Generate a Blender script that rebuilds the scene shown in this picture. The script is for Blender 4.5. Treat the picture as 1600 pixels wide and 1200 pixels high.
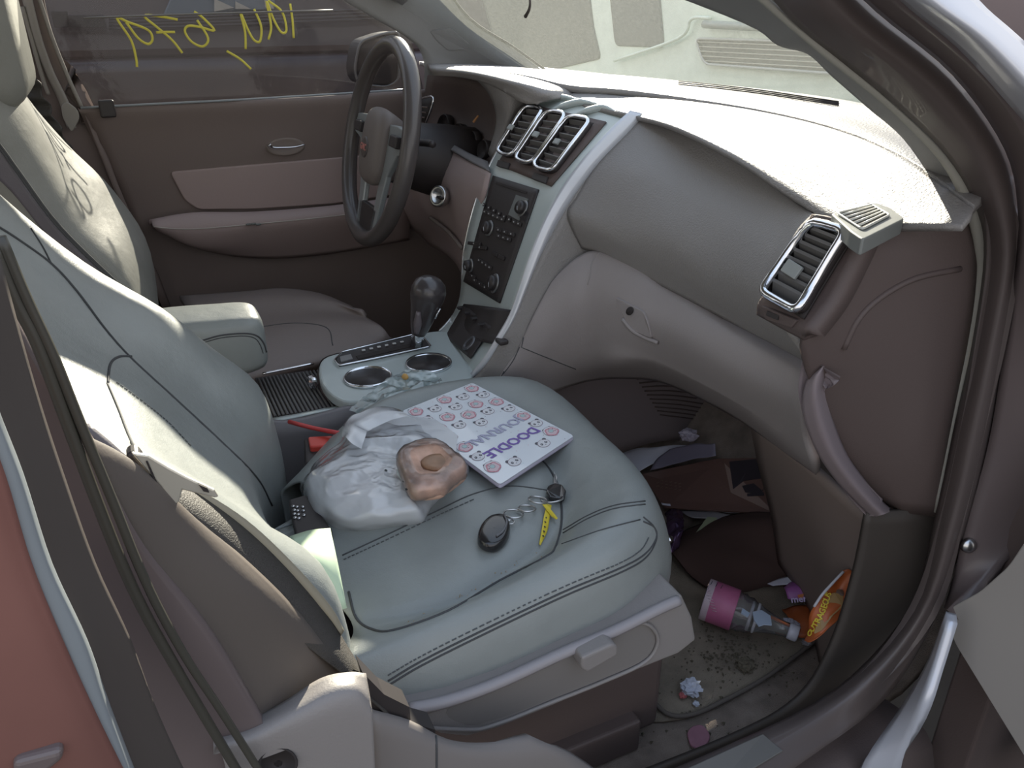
import bpy, bmesh, math, random
from mathutils import Vector as V, Matrix, noise
from mathutils.bvhtree import BVHTree
for o in list(bpy.data.objects): bpy.data.objects.remove(o)
SC = bpy.context.scene
COL = SC.collection
random.seed(4)

# ------------------------------------------------------------------ camera
CP = V((0, -1.2, .94)); FPX = 1250.
YA, PT = math.radians(25.3), math.radians(25.6)
FW = V((math.sin(YA)*math.cos(PT), math.cos(YA)*math.cos(PT), -math.sin(PT)))
RT = V((math.cos(YA), -math.sin(YA), 0))
UP = V((math.sin(YA)*math.sin(PT), math.cos(YA)*math.sin(PT), math.cos(PT)))
cd = bpy.data.cameras.new('camera'); cam = bpy.data.objects.new('camera', cd); COL.objects.link(cam)
cam.matrix_world = Matrix(((RT.x, UP.x, -FW.x, CP.x), (RT.y, UP.y, -FW.y, CP.y), (RT.z, UP.z, -FW.z, CP.z), (0, 0, 0, 1)))
cd.sensor_width = 36; cd.lens = 36*FPX/1600; cd.clip_start = .02
SC.camera = cam

# ------------------------------------------------------------------ light
SUN_AZ, SUN_EL, SUN_E = 62., 21.5, 14.      # azimuth from the car's nose (plus: towards the driver side, minus: the open door side)
SKY_E = 1.25
w = bpy.data.worlds.new('world'); SC.world = w; w.use_nodes = True
nt = w.node_tree; bg = nt.nodes['Background']
tc = nt.nodes.new('ShaderNodeTexCoord'); sx = nt.nodes.new('ShaderNodeSeparateXYZ'); cr = nt.nodes.new('ShaderNodeValToRGB')
nt.links.new(tc.outputs['Generated'], sx.inputs[0]); nt.links.new(sx.outputs['Z'], cr.inputs[0]); nt.links.new(cr.outputs[0], bg.inputs[0])
cr.color_ramp.elements[0].color = (1, .95, .90, 1); cr.color_ramp.elements[1].color = (.52, .70, 1, 1)
bg.inputs[1].default_value = SKY_E
sl = bpy.data.lights.new('sun', 'SUN'); sl.energy = SUN_E; sl.angle = math.radians(.6); sl.color = (1, .93, .76)
so = bpy.data.objects.new('sun', sl); COL.objects.link(so)
sd = V((math.cos(math.radians(SUN_EL))*math.cos(math.radians(SUN_AZ)), math.cos(math.radians(SUN_EL))*math.sin(math.radians(SUN_AZ)), math.sin(math.radians(SUN_EL))))
so.rotation_euler = sd.to_track_quat('Z', 'Y').to_euler()
SC.view_settings.view_transform = 'Standard'; SC.view_settings.look = 'None'
SC.view_settings.exposure = 0; SC.view_settings.gamma = 1; SC.view_settings.use_curve_mapping = False

# ------------------------------------------------------------------ helpers
def U(px, py, ax, v):
    """world point where the sight line of a photo pixel meets the plane x|y|z = v"""
    d = FW+RT*((px-800)/FPX)+UP*((600-py)/FPX); i = 'xyz'.index(ax)
    return CP+d*((v-CP[i])/d[i])
def pt(p):
    if isinstance(p, V): return p
    if len(p) == 3 and not isinstance(p[2], str): return V(p)
    return U(p[0], p[1], p[2], p[3])
def PY(y, *ps): return [U(a, b, 'y', y) for a, b in ps]
def PZ(z, *ps): return [U(a, b, 'z', z) for a, b in ps]
def PX(x, *ps): return [U(a, b, 'x', x) for a, b in ps]

MATS = {}
def mat(n, c, rough=.5, metal=0, bump=0, scale=200, spec=.5, coat=0, alpha=1, trans=0, emit=None, sheen=0, var=0, vscale=8, ior=1.5):
    if n in MATS: return MATS[n]
    m = bpy.data.materials.new(n); m.use_nodes = True; t = m.node_tree; b = t.nodes['Principled BSDF']
    b.inputs['Base Color'].default_value = (*c, 1); b.inputs['Roughness'].default_value = rough; b.inputs['Metallic'].default_value = metal
    b.inputs['Specular IOR Level'].default_value = spec; b.inputs['Coat Weight'].default_value = coat; b.inputs['Alpha'].default_value = alpha
    b.inputs['Transmission Weight'].default_value = trans; b.inputs['IOR'].default_value = ior
    co = t.nodes.new('ShaderNodeTexCoord')
    if var:
        nz = t.nodes.new('ShaderNodeTexNoise'); nz.inputs['Scale'].default_value = vscale; nz.inputs['Detail'].default_value = 5
        t.links.new(co.outputs['Object'], nz.inputs['Vector'])
        mp = t.nodes.new('ShaderNodeMapRange'); mp.inputs[1].default_value = .3; mp.inputs[2].default_value = .7
        mp.inputs[3].default_value = 1-var; mp.inputs[4].default_value = 1+var; t.links.new(nz.outputs[0], mp.inputs[0])
        hs = t.nodes.new('ShaderNodeHueSaturation'); hs.inputs['Color'].default_value = (*c, 1)
        t.links.new(mp.outputs[0], hs.inputs['Value']); t.links.new(hs.outputs[0], b.inputs['Base Color'])
    if bump:
        nz = t.nodes.new('ShaderNodeTexNoise'); nz.inputs['Scale'].default_value = scale; nz.inputs['Detail'].default_value = 3
        t.links.new(co.outputs['Object'], nz.inputs['Vector'])
        bp = t.nodes.new('ShaderNodeBump'); bp.inputs['Strength'].default_value = bump; bp.inputs['Distance'].default_value = .002
        t.links.new(nz.outputs[0], bp.inputs['Height']); t.links.new(bp.outputs[0], b.inputs['Normal'])
    if emit: b.inputs['Emission Color'].default_value = (*emit, 1); b.inputs['Emission Strength'].default_value = 1
    MATS[n] = m; return m

def leather_mat(n, c, rough=.42, wear=.0):
    m = mat(n, c, rough, spec=.5, var=.06, vscale=14)
    t = m.node_tree; b = t.nodes['Principled BSDF']; co = t.nodes.new('ShaderNodeTexCoord')
    v = t.nodes.new('ShaderNodeTexVoronoi'); v.feature = 'DISTANCE_TO_EDGE'; v.inputs['Scale'].default_value = 420
    n2 = t.nodes.new('ShaderNodeTexNoise'); n2.inputs['Scale'].default_value = 22; n2.inputs['Detail'].default_value = 4
    t.links.new(co.outputs['Object'], v.inputs['Vector']); t.links.new(co.outputs['Object'], n2.inputs['Vector'])
    b1 = t.nodes.new('ShaderNodeBump'); b1.inputs['Strength'].default_value = .18; b1.inputs['Distance'].default_value = .001
    b2 = t.nodes.new('ShaderNodeBump'); b2.inputs['Strength'].default_value = .35; b2.inputs['Distance'].default_value = .006
    t.links.new(v.outputs['Distance'], b1.inputs['Height']); t.links.new(n2.outputs[0], b2.inputs['Height'])
    t.links.new(b1.outputs[0], b2.inputs['Normal']); t.links.new(b2.outputs[0], b.inputs['Normal'])
    return m

def film_mat(n, c, opaq, trl=.4, rough=.35, spots=0, gloss=.15, scale=30):
    """thin film / dusty glass: transparent + diffuse + translucent + gloss"""
    if n in MATS: return MATS[n]
    m = bpy.data.materials.new(n); m.use_nodes = True; t = m.node_tree; N = t.nodes; L = t.links
    N.remove(N['Principled BSDF']); out = N['Material Output']
    tr = N.new('ShaderNodeBsdfTransparent'); df = N.new('ShaderNodeBsdfDiffuse'); tl = N.new('ShaderNodeBsdfTranslucent'); gl = N.new('ShaderNodeBsdfGlossy')
    df.inputs[0].default_value = tl.inputs[0].default_value = (*c, 1); gl.inputs['Roughness'].default_value = rough
    m1 = N.new('ShaderNodeMixShader'); m1.inputs[0].default_value = trl; L.new(df.outputs[0], m1.inputs[1]); L.new(tl.outputs[0], m1.inputs[2])
    m2 = N.new('ShaderNodeMixShader'); m2.inputs[0].default_value = opaq; L.new(tr.outputs[0], m2.inputs[1]); L.new(m1.outputs[0], m2.inputs[2])
    m3 = N.new('ShaderNodeMixShader'); L.new(m2.outputs[0], m3.inputs[1]); L.new(gl.outputs[0], m3.inputs[2])
    fr = N.new('ShaderNodeFresnel'); fr.inputs[0].default_value = 1.45; mu = N.new('ShaderNodeMath'); mu.operation = 'MULTIPLY'; mu.inputs[1].default_value = gloss
    L.new(fr.outputs[0], mu.inputs[0]); L.new(mu.outputs[0], m3.inputs[0]); L.new(m3.outputs[0], out.inputs[0])
    co = N.new('ShaderNodeTexCoord')
    if spots:
        nz = N.new('ShaderNodeTexNoise'); nz.inputs['Scale'].default_value = scale; nz.inputs['Detail'].default_value = 8; nz.inputs['Roughness'].default_value = .75
        L.new(co.outputs['Object'], nz.inputs['Vector'])
        mp = N.new('ShaderNodeMapRange'); mp.inputs[1].default_value = .42; mp.inputs[2].default_value = .75; mp.inputs[3].default_value = opaq*.75; mp.inputs[4].default_value = min(1, opaq+spots)
        L.new(nz.outputs[0], mp.inputs[0]); L.new(mp.outputs[0], m2.inputs[0])
    nz = N.new('ShaderNodeTexNoise'); nz.inputs['Scale'].default_value = 60; L.new(co.outputs['Object'], nz.inputs['Vector'])
    bp = N.new('ShaderNodeBump'); bp.inputs['Strength'].default_value = .15; bp.inputs['Distance'].default_value = .002; L.new(nz.outputs[0], bp.inputs['Height']); L.new(bp.outputs[0], gl.inputs['Normal'])
    MATS[n] = m; return m

def link(name, verts, faces, m, parent=None, smooth=True):
    me = bpy.data.meshes.new(name); me.from_pydata([tuple(v) for v in verts], [], faces); me.validate()
    if m: me.materials.append(m)
    if smooth: me.polygons.foreach_set('use_smooth', [True]*len(me.polygons))
    o = bpy.data.objects.new(name, me); COL.objects.link(o)
    if parent:
        o.parent = parent
        if parent.data is None: o.matrix_parent_inverse = Matrix.Translation(-parent.location)
    return o
def tag(o, label=None, cat=None, group=None, kind=None):
    if label: o['label'] = label
    if cat: o['category'] = cat
    if group: o['group'] = group
    if kind: o['kind'] = kind
    return o
def thing(name, label, cat, loc=(0, 0, 0), group=None, kind=None):
    o = bpy.data.objects.new(name, None); COL.objects.link(o); o.location = loc; o.empty_display_size = .05
    return tag(o, label, cat, group, kind)

def cr_(p0, p1, p2, p3, t):
    return .5*((2*p1)+(p2-p0)*t+(2*p0-5*p1+4*p2-p3)*t*t+(3*p1-p0-3*p2+p3)*t*t*t)
def spline(ps, n, closed=False):
    ps = [pt(p) for p in ps]; m = len(ps); out = []
    if n <= 1: return ps
    for i in range(m if closed else m-1):
        if closed: a, b, c, d = ps[(i-1) % m], ps[i], ps[(i+1) % m], ps[(i+2) % m]
        else:
            b, c = ps[i], ps[i+1]; a = ps[i-1] if i else b*2-c; d = ps[i+2] if i+2 < m else c*2-b
        for k in range(n): out.append(cr_(a, b, c, d, k/n))
    if not closed: out.append(ps[-1])
    return out
def grid_faces(nr, nc, cu=False, cv=False):
    f = []
    for i in range(nr if cv else nr-1):
        for j in range(nc if cu else nc-1):
            a, b = i*nc+j, i*nc+(j+1) % nc; c, d = ((i+1) % nr)*nc+(j+1) % nc, ((i+1) % nr)*nc+j
            f.append((a, b, c, d))
    return f
def patch(name, rows, m, parent=None, n=5, nr=None, thick=.004, cu=False, cv=False, disp=None, smooth=True):
    nr = nr or n
    R = [spline(r, n, cu) for r in rows]; nc = len(R[0])
    cols = [spline([r[j] for r in R], nr, cv) for j in range(nc)]; k = len(cols[0])
    vs = [cols[j][i] for i in range(k) for j in range(nc)]
    if disp: vs = [disp(v) for v in vs]
    fs = grid_faces(k, nc, cu, cv)
    # turn the skin towards the viewer's side, thickness goes behind it
    s = 0
    for f in fs[::max(1, len(fs)//60)]:
        nrm = (vs[f[1]]-vs[f[0]]).cross(vs[f[3]]-vs[f[0]]); s += nrm.dot(CP-vs[f[0]])
    if s < 0: fs = [tuple(reversed(f)) for f in fs]
    o = link(name, vs, fs, m, parent, smooth)
    if thick:
        md = o.modifiers.new('solid', 'SOLIDIFY'); md.thickness = thick; md.offset = -1
    return o
def prism(name, pts, depth, m, parent=None, bev=0, rnd=0, direction=None, smooth=False):
    ps = [pt(p) for p in pts]
    if rnd: ps = rounded(ps, rnd)
    nrm = V((0, 0, 0)); c = sum(ps, V((0, 0, 0)))/len(ps)
    for i in range(len(ps)): nrm += (ps[i]-c).cross(ps[(i+1) % len(ps)]-c)
    nrm.normalize()
    if nrm.dot(CP-c) < 0: ps.reverse(); nrm = -nrm
    dv = direction*depth if direction else -nrm*depth
    k = len(ps); vs = ps+[p+dv for p in ps]
    fs = [tuple(range(k)), tuple(reversed(range(k, 2*k)))]+[(i, i+k, (i+1) % k+k, (i+1) % k) for i in range(k)]
    o = link(name, vs, fs, m, parent, smooth)
    if bev:
        md = o.modifiers.new('bevel', 'BEVEL'); md.width = bev; md.segments = 3; md.limit_method = 'ANGLE'; md.angle_limit = .7
    return o
def rounded(ps, r, k=4):
    out = []; n = len(ps)
    for i in range(n):
        a, b, c = ps[i-1], ps[i], ps[(i+1) % n]; d1 = a-b; d2 = c-b; q = min(r, d1.length*.48, d2.length*.48)
        p1 = b+d1.normalized()*q; p2 = b+d2.normalized()*q
        for j in range(k+1): t = j/k; out.append(p1*(1-t)**2+b*2*t*(1-t)+p2*t*t)
    return out
def tube(name, pts, r, m, parent=None, closed=False, n=5, ns=8, flat=1, upv=None, append=None, caps=True):
    P = spline(pts, n, closed); k = len(P); vs = []; fs = []
    rr = r if isinstance(r, (list, tuple)) else None
    nv = None
    for i in range(k):
        a = P[i-1] if (i or closed) else P[i]; b = P[(i+1) % k] if (i < k-1 or closed) else P[i]
        t = (b-a).normalized() if (b-a).length > 1e-9 else V((0, 0, 1))
        if upv: nv = upv-t*upv.dot(t)
        elif nv is None: nv = t.orthogonal()
        else: nv = nv-t*nv.dot(t)
        if nv.length < 1e-9: nv = t.orthogonal()
        nv = nv.normalized(); bi = t.cross(nv)
        if rr: u = i/(k-1)*(len(rr)-1); j = min(int(u), len(rr)-2); ra = rr[j]+(rr[j+1]-rr[j])*(u-j)
        else: ra = r
        for s in range(ns):
            an = 2*math.pi*s/ns; vs.append(P[i]+nv*(math.cos(an)*ra*flat)+bi*(math.sin(an)*ra))
    fs = grid_faces(k, ns, True, closed)
    if not closed and caps: fs += [tuple(reversed(range(ns))), tuple(range((k-1)*ns, k*ns))]
    if append is not None:
        b0 = len(append[0]); append[0].extend(vs); append[1].extend([tuple(i+b0 for i in f) for f in fs]); return
    return link(name, vs, fs, m, parent)
def lathe(name, o, axis, prof, m, parent=None, n=32, sx=1, xdir=None):
    ax = V(axis).normalized(); u = (xdir-ax*xdir.dot(ax)).normalized() if xdir else ax.orthogonal().normalized(); v = ax.cross(u); o = pt(o)
    vs = [o+ax*h+u*(math.cos(2*math.pi*i/n)*r*sx)+v*(math.sin(2*math.pi*i/n)*r) for r, h in prof for i in range(n)]
    fs = grid_faces(len(prof), n, True)
    if prof[0][0] > 1e-5: fs.append(tuple(reversed(range(n))))
    if prof[-1][0] > 1e-5: fs.append(tuple(range((len(prof)-1)*n, len(prof)*n)))
    return link(name, vs, fs, m, parent)
def box(name, c, s, m, parent=None, bev=.002, ax=None, seg=3):
    c = pt(c); X, Y, Z = ax or (V((1, 0, 0)), V((0, 1, 0)), V((0, 0, 1)))
    vs = [c+X*(s[0]/2*i)+Y*(s[1]/2*j)+Z*(s[2]/2*k) for i in (-1, 1) for j in (-1, 1) for k in (-1, 1)]
    fs = [(0, 1, 3, 2), (4, 6, 7, 5), (0, 4, 5, 1), (2, 3, 7, 6), (0, 2, 6, 4), (1, 5, 7, 3)]
    o = link(name, vs, fs, m, parent, bool(bev) and seg > 3)
    if bev: md = o.modifiers.new('bevel', 'BEVEL'); md.width = bev; md.segments = seg
    return o
def bvh(*objs):
    vs = []; fs = []
    for o in objs:
        b = len(vs); vs += [v.co.copy() for v in o.data.vertices]; fs += [tuple(i+b for i in p.vertices) for p in o.data.polygons]
    return BVHTree.FromPolygons(vs, fs)
def hit(B, px, py, h=0, back=None):
    d = (FW+RT*((px-800)/FPX)+UP*((600-py)/FPX)).normalized()
    p, nn, i, dd = B.ray_cast(CP, d)
    if p is None:
        p, nn, i, dd = B.find_nearest(CP+d*(back or 1.2))
    if nn.dot(CP-p) < 0: nn = -nn
    return p+nn*h
def hn(B, px, py):
    d = (FW+RT*((px-800)/FPX)+UP*((600-py)/FPX)).normalized(); p, nn, i, dd = B.ray_cast(CP, d)
    if p is None: p, nn, i, dd = B.find_nearest(CP+d*1.2)
    return p, (nn if nn.dot(CP-p) > 0 else -nn)
def onto(B, pts, h=0): return [hit(B, a, b, h) for a, b in pts]
def decal(name, B, poly, h, m, parent=None, bev=0, rnd=0, base=.002, sub=1):
    ps = onto(B, poly, h); return prism(name, ps, h+base, m, parent, bev, rnd)
def mdecal(name, B, poly, h, m, parent=None, nu=6, nv=6, thick=.003):
    """curved plate: 4 corner pixels laid on a surface"""
    a, b, c, d = poly; rows = []
    for i in range(nv+1):
        t = i/nv; l = (a[0]+(d[0]-a[0])*t, a[1]+(d[1]-a[1])*t); r = (b[0]+(c[0]-b[0])*t, b[1]+(c[1]-b[1])*t)
        rows.append([hit(B, l[0]+(r[0]-l[0])*j/nu, l[1]+(r[1]-l[1])*j/nu, h) for j in range(nu+1)])
    return patch(name, rows, m, parent, n=2, thick=thick)
def seam(B, pts, m, parent, r=.0012, h=.0002, name='seam', n=6):
    P = spline([V((a, b, 0)) for a, b in pts], n)
    return tube(name, [hit(B, p.x, p.y, h) for p in P], r, m, parent, n=1, ns=6)
def stitches(B, pts, m, parent, name='stitching', step=7, ln=4.5, r=.0006):
    P = spline([V((a, b, 0)) for a, b in pts], 30); acc = 0; A = ([], []); last = P[0]; start = None
    for p in P[1:]:
        acc += (p-last).length; last = p
        if start is None: start = p.copy(); acc = 0
        elif acc > ln: tube('', [hit(B, start.x, start.y, .0008), hit(B, p.x, p.y, .0008)], r, None, n=1, ns=4, append=A); start = None; acc = 0
    o = link(name, A[0], A[1], m, parent); tag(o, kind='stuff'); return o
def text(name, body, o, xd, yd, size, m, parent=None, ext=.0002, bold=0, align='CENTER', sx=1):
    cu = bpy.data.curves.new(name, 'FONT'); cu.body = body; cu.size = size; cu.extrude = ext; cu.offset = bold; cu.align_x = align; cu.align_y = 'CENTER'; cu.resolution_u = 2
    t = bpy.data.objects.new('t', cu); COL.objects.link(t); bpy.context.view_layer.update()
    me = bpy.data.meshes.new_from_object(t.evaluated_get(bpy.context.evaluated_depsgraph_get())); bpy.data.objects.remove(t)
    X = xd.normalized(); Z = X.cross(yd).normalized(); Y = Z.cross(X); o = pt(o)
    vs = [o+X*v.co.x*sx+Y*v.co.y+Z*v.co.z for v in me.vertices]
    ob = link(name, vs, [tuple(p.vertices) for p in me.polygons], m, parent, False); bpy.data.meshes.remove(me); return ob

# ------------------------------------------------------------------ materials
LEA = leather_mat('leather_grey', (.265, .285, .275), .40)
LEAD = leather_mat('leather_grey_driver', (.25, .25, .225), .5)
LEAP = leather_mat('leather_plum', (.14, .13, .145), .5)
SEAM = mat('seam', (.06, .062, .065), .7)
THREAD = mat('thread', (.10, .105, .11), .7)
DASH = mat('dash_soft', (.25, .235, .225), .48, bump=.5, scale=420, spec=.6)
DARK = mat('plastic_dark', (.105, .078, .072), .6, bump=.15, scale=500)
DARKER = mat('plastic_black', (.036, .030, .030), .5)
CAV = mat('cavity_black', (.03, .024, .023), .8)
GLOVE = mat('plastic_warm_grey', (.31, .28, .275), .5, bump=.2, scale=500)
GLOVE2 = mat('plastic_mauve_grey', (.23, .19, .20), .5)
SHIELD = mat('plastic_seat_grey', (.25, .23, .22), .5, bump=.15, scale=500)
SILV = mat('plastic_silver', (.50, .56, .55), .38, metal=.15, coat=.3)
CHROME = mat('chrome', (.82, .84, .88), .12, metal=1)
STEEL = mat('steel', (.6, .6, .6), .28, metal=1)
TAN = mat('trim_tan', (.30, .28, .25), .6, bump=.1, scale=300)
PILL = mat('pillar_grey', (.27, .27, .265), .65, bump=.1, scale=300)
JAMB = mat('jamb_paint', (.145, .115, .112), .42, coat=.2, spec=.5)
PAINT = mat('paint_pale_silver', (.60, .62, .68), .3, metal=.3, coat=.8)
RED = mat('door_reddish', (.22, .10, .082), .5, metal=.1, var=.2, vscale=5)  # reddish brown with random variation, for the rear door skin
RUB = mat('rubber', (.07, .058, .052), .65)
DOORD = mat('door_dark', (.18, .14, .125), .62, bump=.1, scale=300)
DOORL = mat('door_light', (.36, .28, .265), .6, bump=.1, scale=300)
DOORM = mat('door_mid', (.22, .18, .16), .6)
CARPET = mat('carpet', (.27, .22, .185), .95, bump=1, scale=900, spec=.1, var=.25, vscale=30)
CARPD = mat('carpet_dark', (.05, .038, .034), .95, bump=1, scale=900, spec=.1, var=.2, vscale=30)
WEB = mat('webbing', (.055, .05, .045), .6, bump=.6, scale=900)
GL = film_mat('glass_dusty', (.80, .82, .72), .15, .5, .2, spots=.12, gloss=.2, scale=260)
GL2 = film_mat('glass_tint', (.04, .035, .035), .35, .1, .05, gloss=.5)
WHITE = mat('paper_white', (.62, .62, .70), .6, var=.04)
BLK = mat('ink_black', (.03, .03, .035), .6)

# ================================================================== SETTING
# ground outside, floor, roof, far wall
o = link('ground', [(-8, -8, -.45), (12, -8, -.45), (12, 14, -.45), (-8, 14, -.45)], [(0, 1, 2, 3)], mat('asphalt', (.12, .11, .10), .9, bump=.5, scale=60, var=.2, vscale=4)); tag(o, kind='structure')
def rowsx(fn, xs, ys): return [[V((x, y, fn(x, y))) for y in ys] for x in xs]
def floorz(x, y):
    z = .10
    if x > .82: z += min(.6, (x-.82)**1*1.1)
    return z
fl = patch('floor', rowsx(floorz, [-1.2, -.6, -.2, .1, .3, .5, .7, .82, .9, 1.0, 1.15, 1.3], [.74, .4, .16, 0, -.14, -.3, -.45, -.58, -.66, -.7]), CARPET, n=3, thick=.02); tag(fl, kind='structure')
BF = bvh(fl)
o = patch('ceiling', [[V((x, y, 1.27+.0*x-.05*(y/.65)**2)) for y in (-.60, -.4, 0, .4, .66)] for x in (-1.3, -.6, 0, .37)], TAN, n=3, thick=.04); tag(o, kind='structure')
o = patch('wall_rear', [[V((-1.25, y, z)) for y in (-.8, 0, .8)] for z in (.1, .5, .9)], DARK, n=2, thick=.03); tag(o, kind='structure')

for nm_, c_, s_ in (('wall_front', (1.36, 0, .25), (.04, 1.56, .9)), ('wall_right', (1.07, -.80, .3), (.56, .05, .9))):
    o = box(nm_, c_, s_, DARK, None, bev=.004); tag(o, kind='structure')
o = prism('wall_left', [V(p) for p in ((-1.35, .81, -.2), (1.38, .81, -.2), (1.38, .81, .70), (1.1, .81, .755), (.80, .81, .755), (.68, .81, .72), (-1.35, .81, .72))], .04, DARK); tag(o, kind='structure')
hd_ = patch('trim_19', [[V((.97-.1*(abs(y)/.8)**2, y, .785)) for y in (.8, .4, 0, -.4, -.8)], [V((1.1, y, .765)) for y in (.8, .4, 0, -.4, -.8)], [V((1.5, y, .70)) for y in (.8, .4, 0, -.4, -.8)], [V((2.1, y, .50)) for y in (.8, .4, 0, -.4, -.8)], [V((2.2, y, .2)) for y in (.8, .4, 0, -.4, -.8)]], PAINT, n=3, thick=.01)
tag(hd_, kind='structure')
fe_ = patch('trim_23', [[V((x, y, z)) for x in (.86, 1.0, 1.3, 1.7, 2.1)] for y, z in ((-.70, .755), (-.80, .745), (-.87, .70), (-.90, .55), (-.90, .1))], PAINT, n=4, thick=.01); tag(fe_, kind='structure')
# windshield
def wsb(y): return .955-.10*(abs(y)/.70)**2.2
wrows = []
for s in (0, .25, .5, .75, 1.0):
    wrows.append([V((wsb(y)-.60*s, y*(1-.08*s), .795+.43*s-.06*(abs(y)/.7)**2*s)) for y in (.74, .5, .3, 0, -.3, -.5, -.66, -.70)])
o = patch('window_1', wrows, GL, n=4, thick=0); tag(o, kind='structure')
WSO = o

# driver side: A pillar trim, upper door frame, B pillar
o = patch('trim_1', [PY(.72, (470, -40), (560, 15), (640, 62), (662, 95), (665, 150), (690, 215)),
                     PY(.70, (600, -50), (660, 20), (720, 85), (760, 118), (770, 160), (770, 215)),
                     PY(.64, (680, -50), (735, 30), (800, 75), (845, 108), (880, 135), (890, 200))], PILL, n=5, thick=.001)
tag(o, kind='structure')
TA = bvh(o)
tube('pillar_edge', [U(676, -50, 'y', .636), U(733, 28, 'y', .636), U(800, 72, 'y', .636), U(846, 105, 'y', .636), U(882, 130, 'y', .636)], .003, CAV, o)
decal('speaker_cover', TA, [(672, 48), (705, 44), (733, 68), (728, 76), (700, 78), (682, 62)], .002, PILL, o, rnd=.006)
o = patch('trim_2', [PY(.76, (-60, -60), (28, -40), (60, -40)), PY(.76, (-40, 60), (66, 60), (84, 60)), PY(.76, (-20, 200), (118, 172), (130, 172)), PY(.76, (0, 330), (160, 260), (165, 262)), PY(.76, (40, 520), (260, 500), (262, 500))], DOORD, n=4, thick=.02); tag(o, kind='structure')
tube('belt_guide_strip', PY(.745, (38, -20), (58, 60), (78, 115), (100, 160), (112, 200)), .012, TAN, o, flat=.5)
tube('edge_strip', PY(.745, (56, -20), (80, 55), (106, 120), (128, 168)), .004, TAN, o)
tube('edge_strip', PY(.745, (35, 10), (52, 70), (66, 120), (76, 148)), .004, TAN, o)
prism('belt_guide_cap', PY(.735, (95, 165), (104, 158), (122, 172), (125, 185), (112, 208), (98, 185)), .012, TAN, o, rnd=.008, bev=.004)

# the parts of the body shell above the frame: pillars, header, roof rails
up_ = tube('trim_20', [U(640, -20, 'y', .68), V((.50, .675, 1.05)), V((.34, .65, 1.18)), V((.15, .64, 1.24)), V((-.3, .64, 1.26)), V((-1.2, .62, 1.25))], .042, PILL, None, n=4, ns=10); tag(up_, kind='structure')
up_ = tube('trim_21', [U(1150, -60, 'y', -.68), V((.34, -.66, 1.10)), V((.24, -.65, 1.18)), V((.1, -.65, 1.23)), V((-.3, -.65, 1.25)), V((-1.2, -.64, 1.24))], .042, PILL, None, n=4, ns=10); tag(up_, kind='structure')
up_ = tube('trim_22', [V((.34, .66, 1.18)), V((.37, .3, 1.225)), V((.38, 0, 1.235)), V((.35, -.3, 1.225)), V((.28, -.64, 1.17))], .03, PILL, None, n=4, ns=10); tag(up_, kind='structure')
# ================================================================== DRIVER DOOR
dd_ = thing('driver_door', 'closed driver door with dark upper trim, grey insert and armrest', 'car door', (.3, .80, .1))
YD = .76
dp = patch('door_panel', [
    PY(YD, (120, 170), (300, 160), (480, 151), (640, 141), (800, 132)),
    PY(YD-.02, (124, 174), (300, 166), (480, 157), (640, 147), (800, 138)),
    PY(YD-.01, (150, 230), (300, 215), (480, 205), (640, 200), (800, 190)),
    PY(YD, (200, 330), (300, 325), (480, 310), (640, 300), (800, 290)),
    PY(YD, (235, 440), (320, 440), (480, 430), (640, 420), (800, 400)),
    PY(YD, (250, 620), (320, 600), (480, 580), (640, 560), (800, 520))], DOORD, dd_, n=6, thick=.03)
DB = bvh(dp)
tube('sill_trim', onto(DB, [(126, 170), (240, 164), (360, 158), (480, 151), (640, 141)], .002), .0025, mat('sill_edge', (.25, .27, .28), .3), dd_)
ins = prism('door_insert', onto(DB, [(265, 268), (400, 256), (560, 243), (640, 238), (640, 300), (520, 318), (400, 326), (310, 327), (288, 312)], .006), .008, DOORL, dd_, rnd=.01, bev=.003)
arm = patch('door_armrest', [
    PY(YD-.01, (232, 345), (300, 333), (400, 331), (520, 322), (640, 305)),
    PY(YD-.05, (236, 343), (300, 334), (400, 332), (520, 322), (640, 306)),
    PY(YD-.075, (240, 354), (300, 358), (400, 350), (520, 338), (640, 322)),
    PY(YD-.06, (248, 362), (310, 385), (400, 375), (520, 362), (640, 345)),
    PY(YD-.02, (262, 368), (330, 394), (420, 404), (520, 396), (640, 375))], DOORL, dd_, n=6, thick=.01)
AB = bvh(arm)
seam(AB, [(240, 355), (300, 358), (400, 350), (520, 338), (600, 327)], mat('sill_edge2', (.42, .38, .34), .4), dd_, r=.0014, name='armrest_piping')
hd = tube('door_handle', onto(DB, [(418, 224), (424, 229), (440, 229), (458, 228), (474, 224)], .014), [.007, .005, .0035, .003, .002], CHROME, dd_, flat=.6)
lathe('handle_cup', hit(DB, 446, 229, .001), (0, -1, 0), [(.045, -.004), (.045, .002), (.038, .003), (.03, .001)], DOORM, dd_, sx=.45, xdir=V((0, 0, 1)))
sw = prism('window_switch', onto(AB, [(482, 318), (512, 312), (528, 315), (500, 322)], .004), .006, DARKER, dd_, bev=.001)
for a in ((487, 315), (500, 313), (512, 311)):
    box('switch_key', hit(AB, a[0], a[1]+2, .007), (.012, .006, .004), mat('switch_grey', (.12, .13, .12), .4), sw)
box('lock_bracket', hit(DB, 158, 158, .012), (.03, .012, .035), DARKER, dd_, bev=.004)
g = prism('window_2', PY(YD+.02, (130, 176), (-10, -160), (420, -160), (640, 50), (664, 150), (640, 146)), .004, GL2); tag(g, kind='structure')
GB = bvh(g)
ink = mat('grease_yellow', (.75, .68, .10), .6)
mk = thing('window_marking', 'yellow hand written lot number on the driver window glass', 'marking', tuple(U(330, 60, 'y', YD+.015)))
Z1 = lambda *p: [(a/3.2, b/3.2) for a, b in p]
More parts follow.
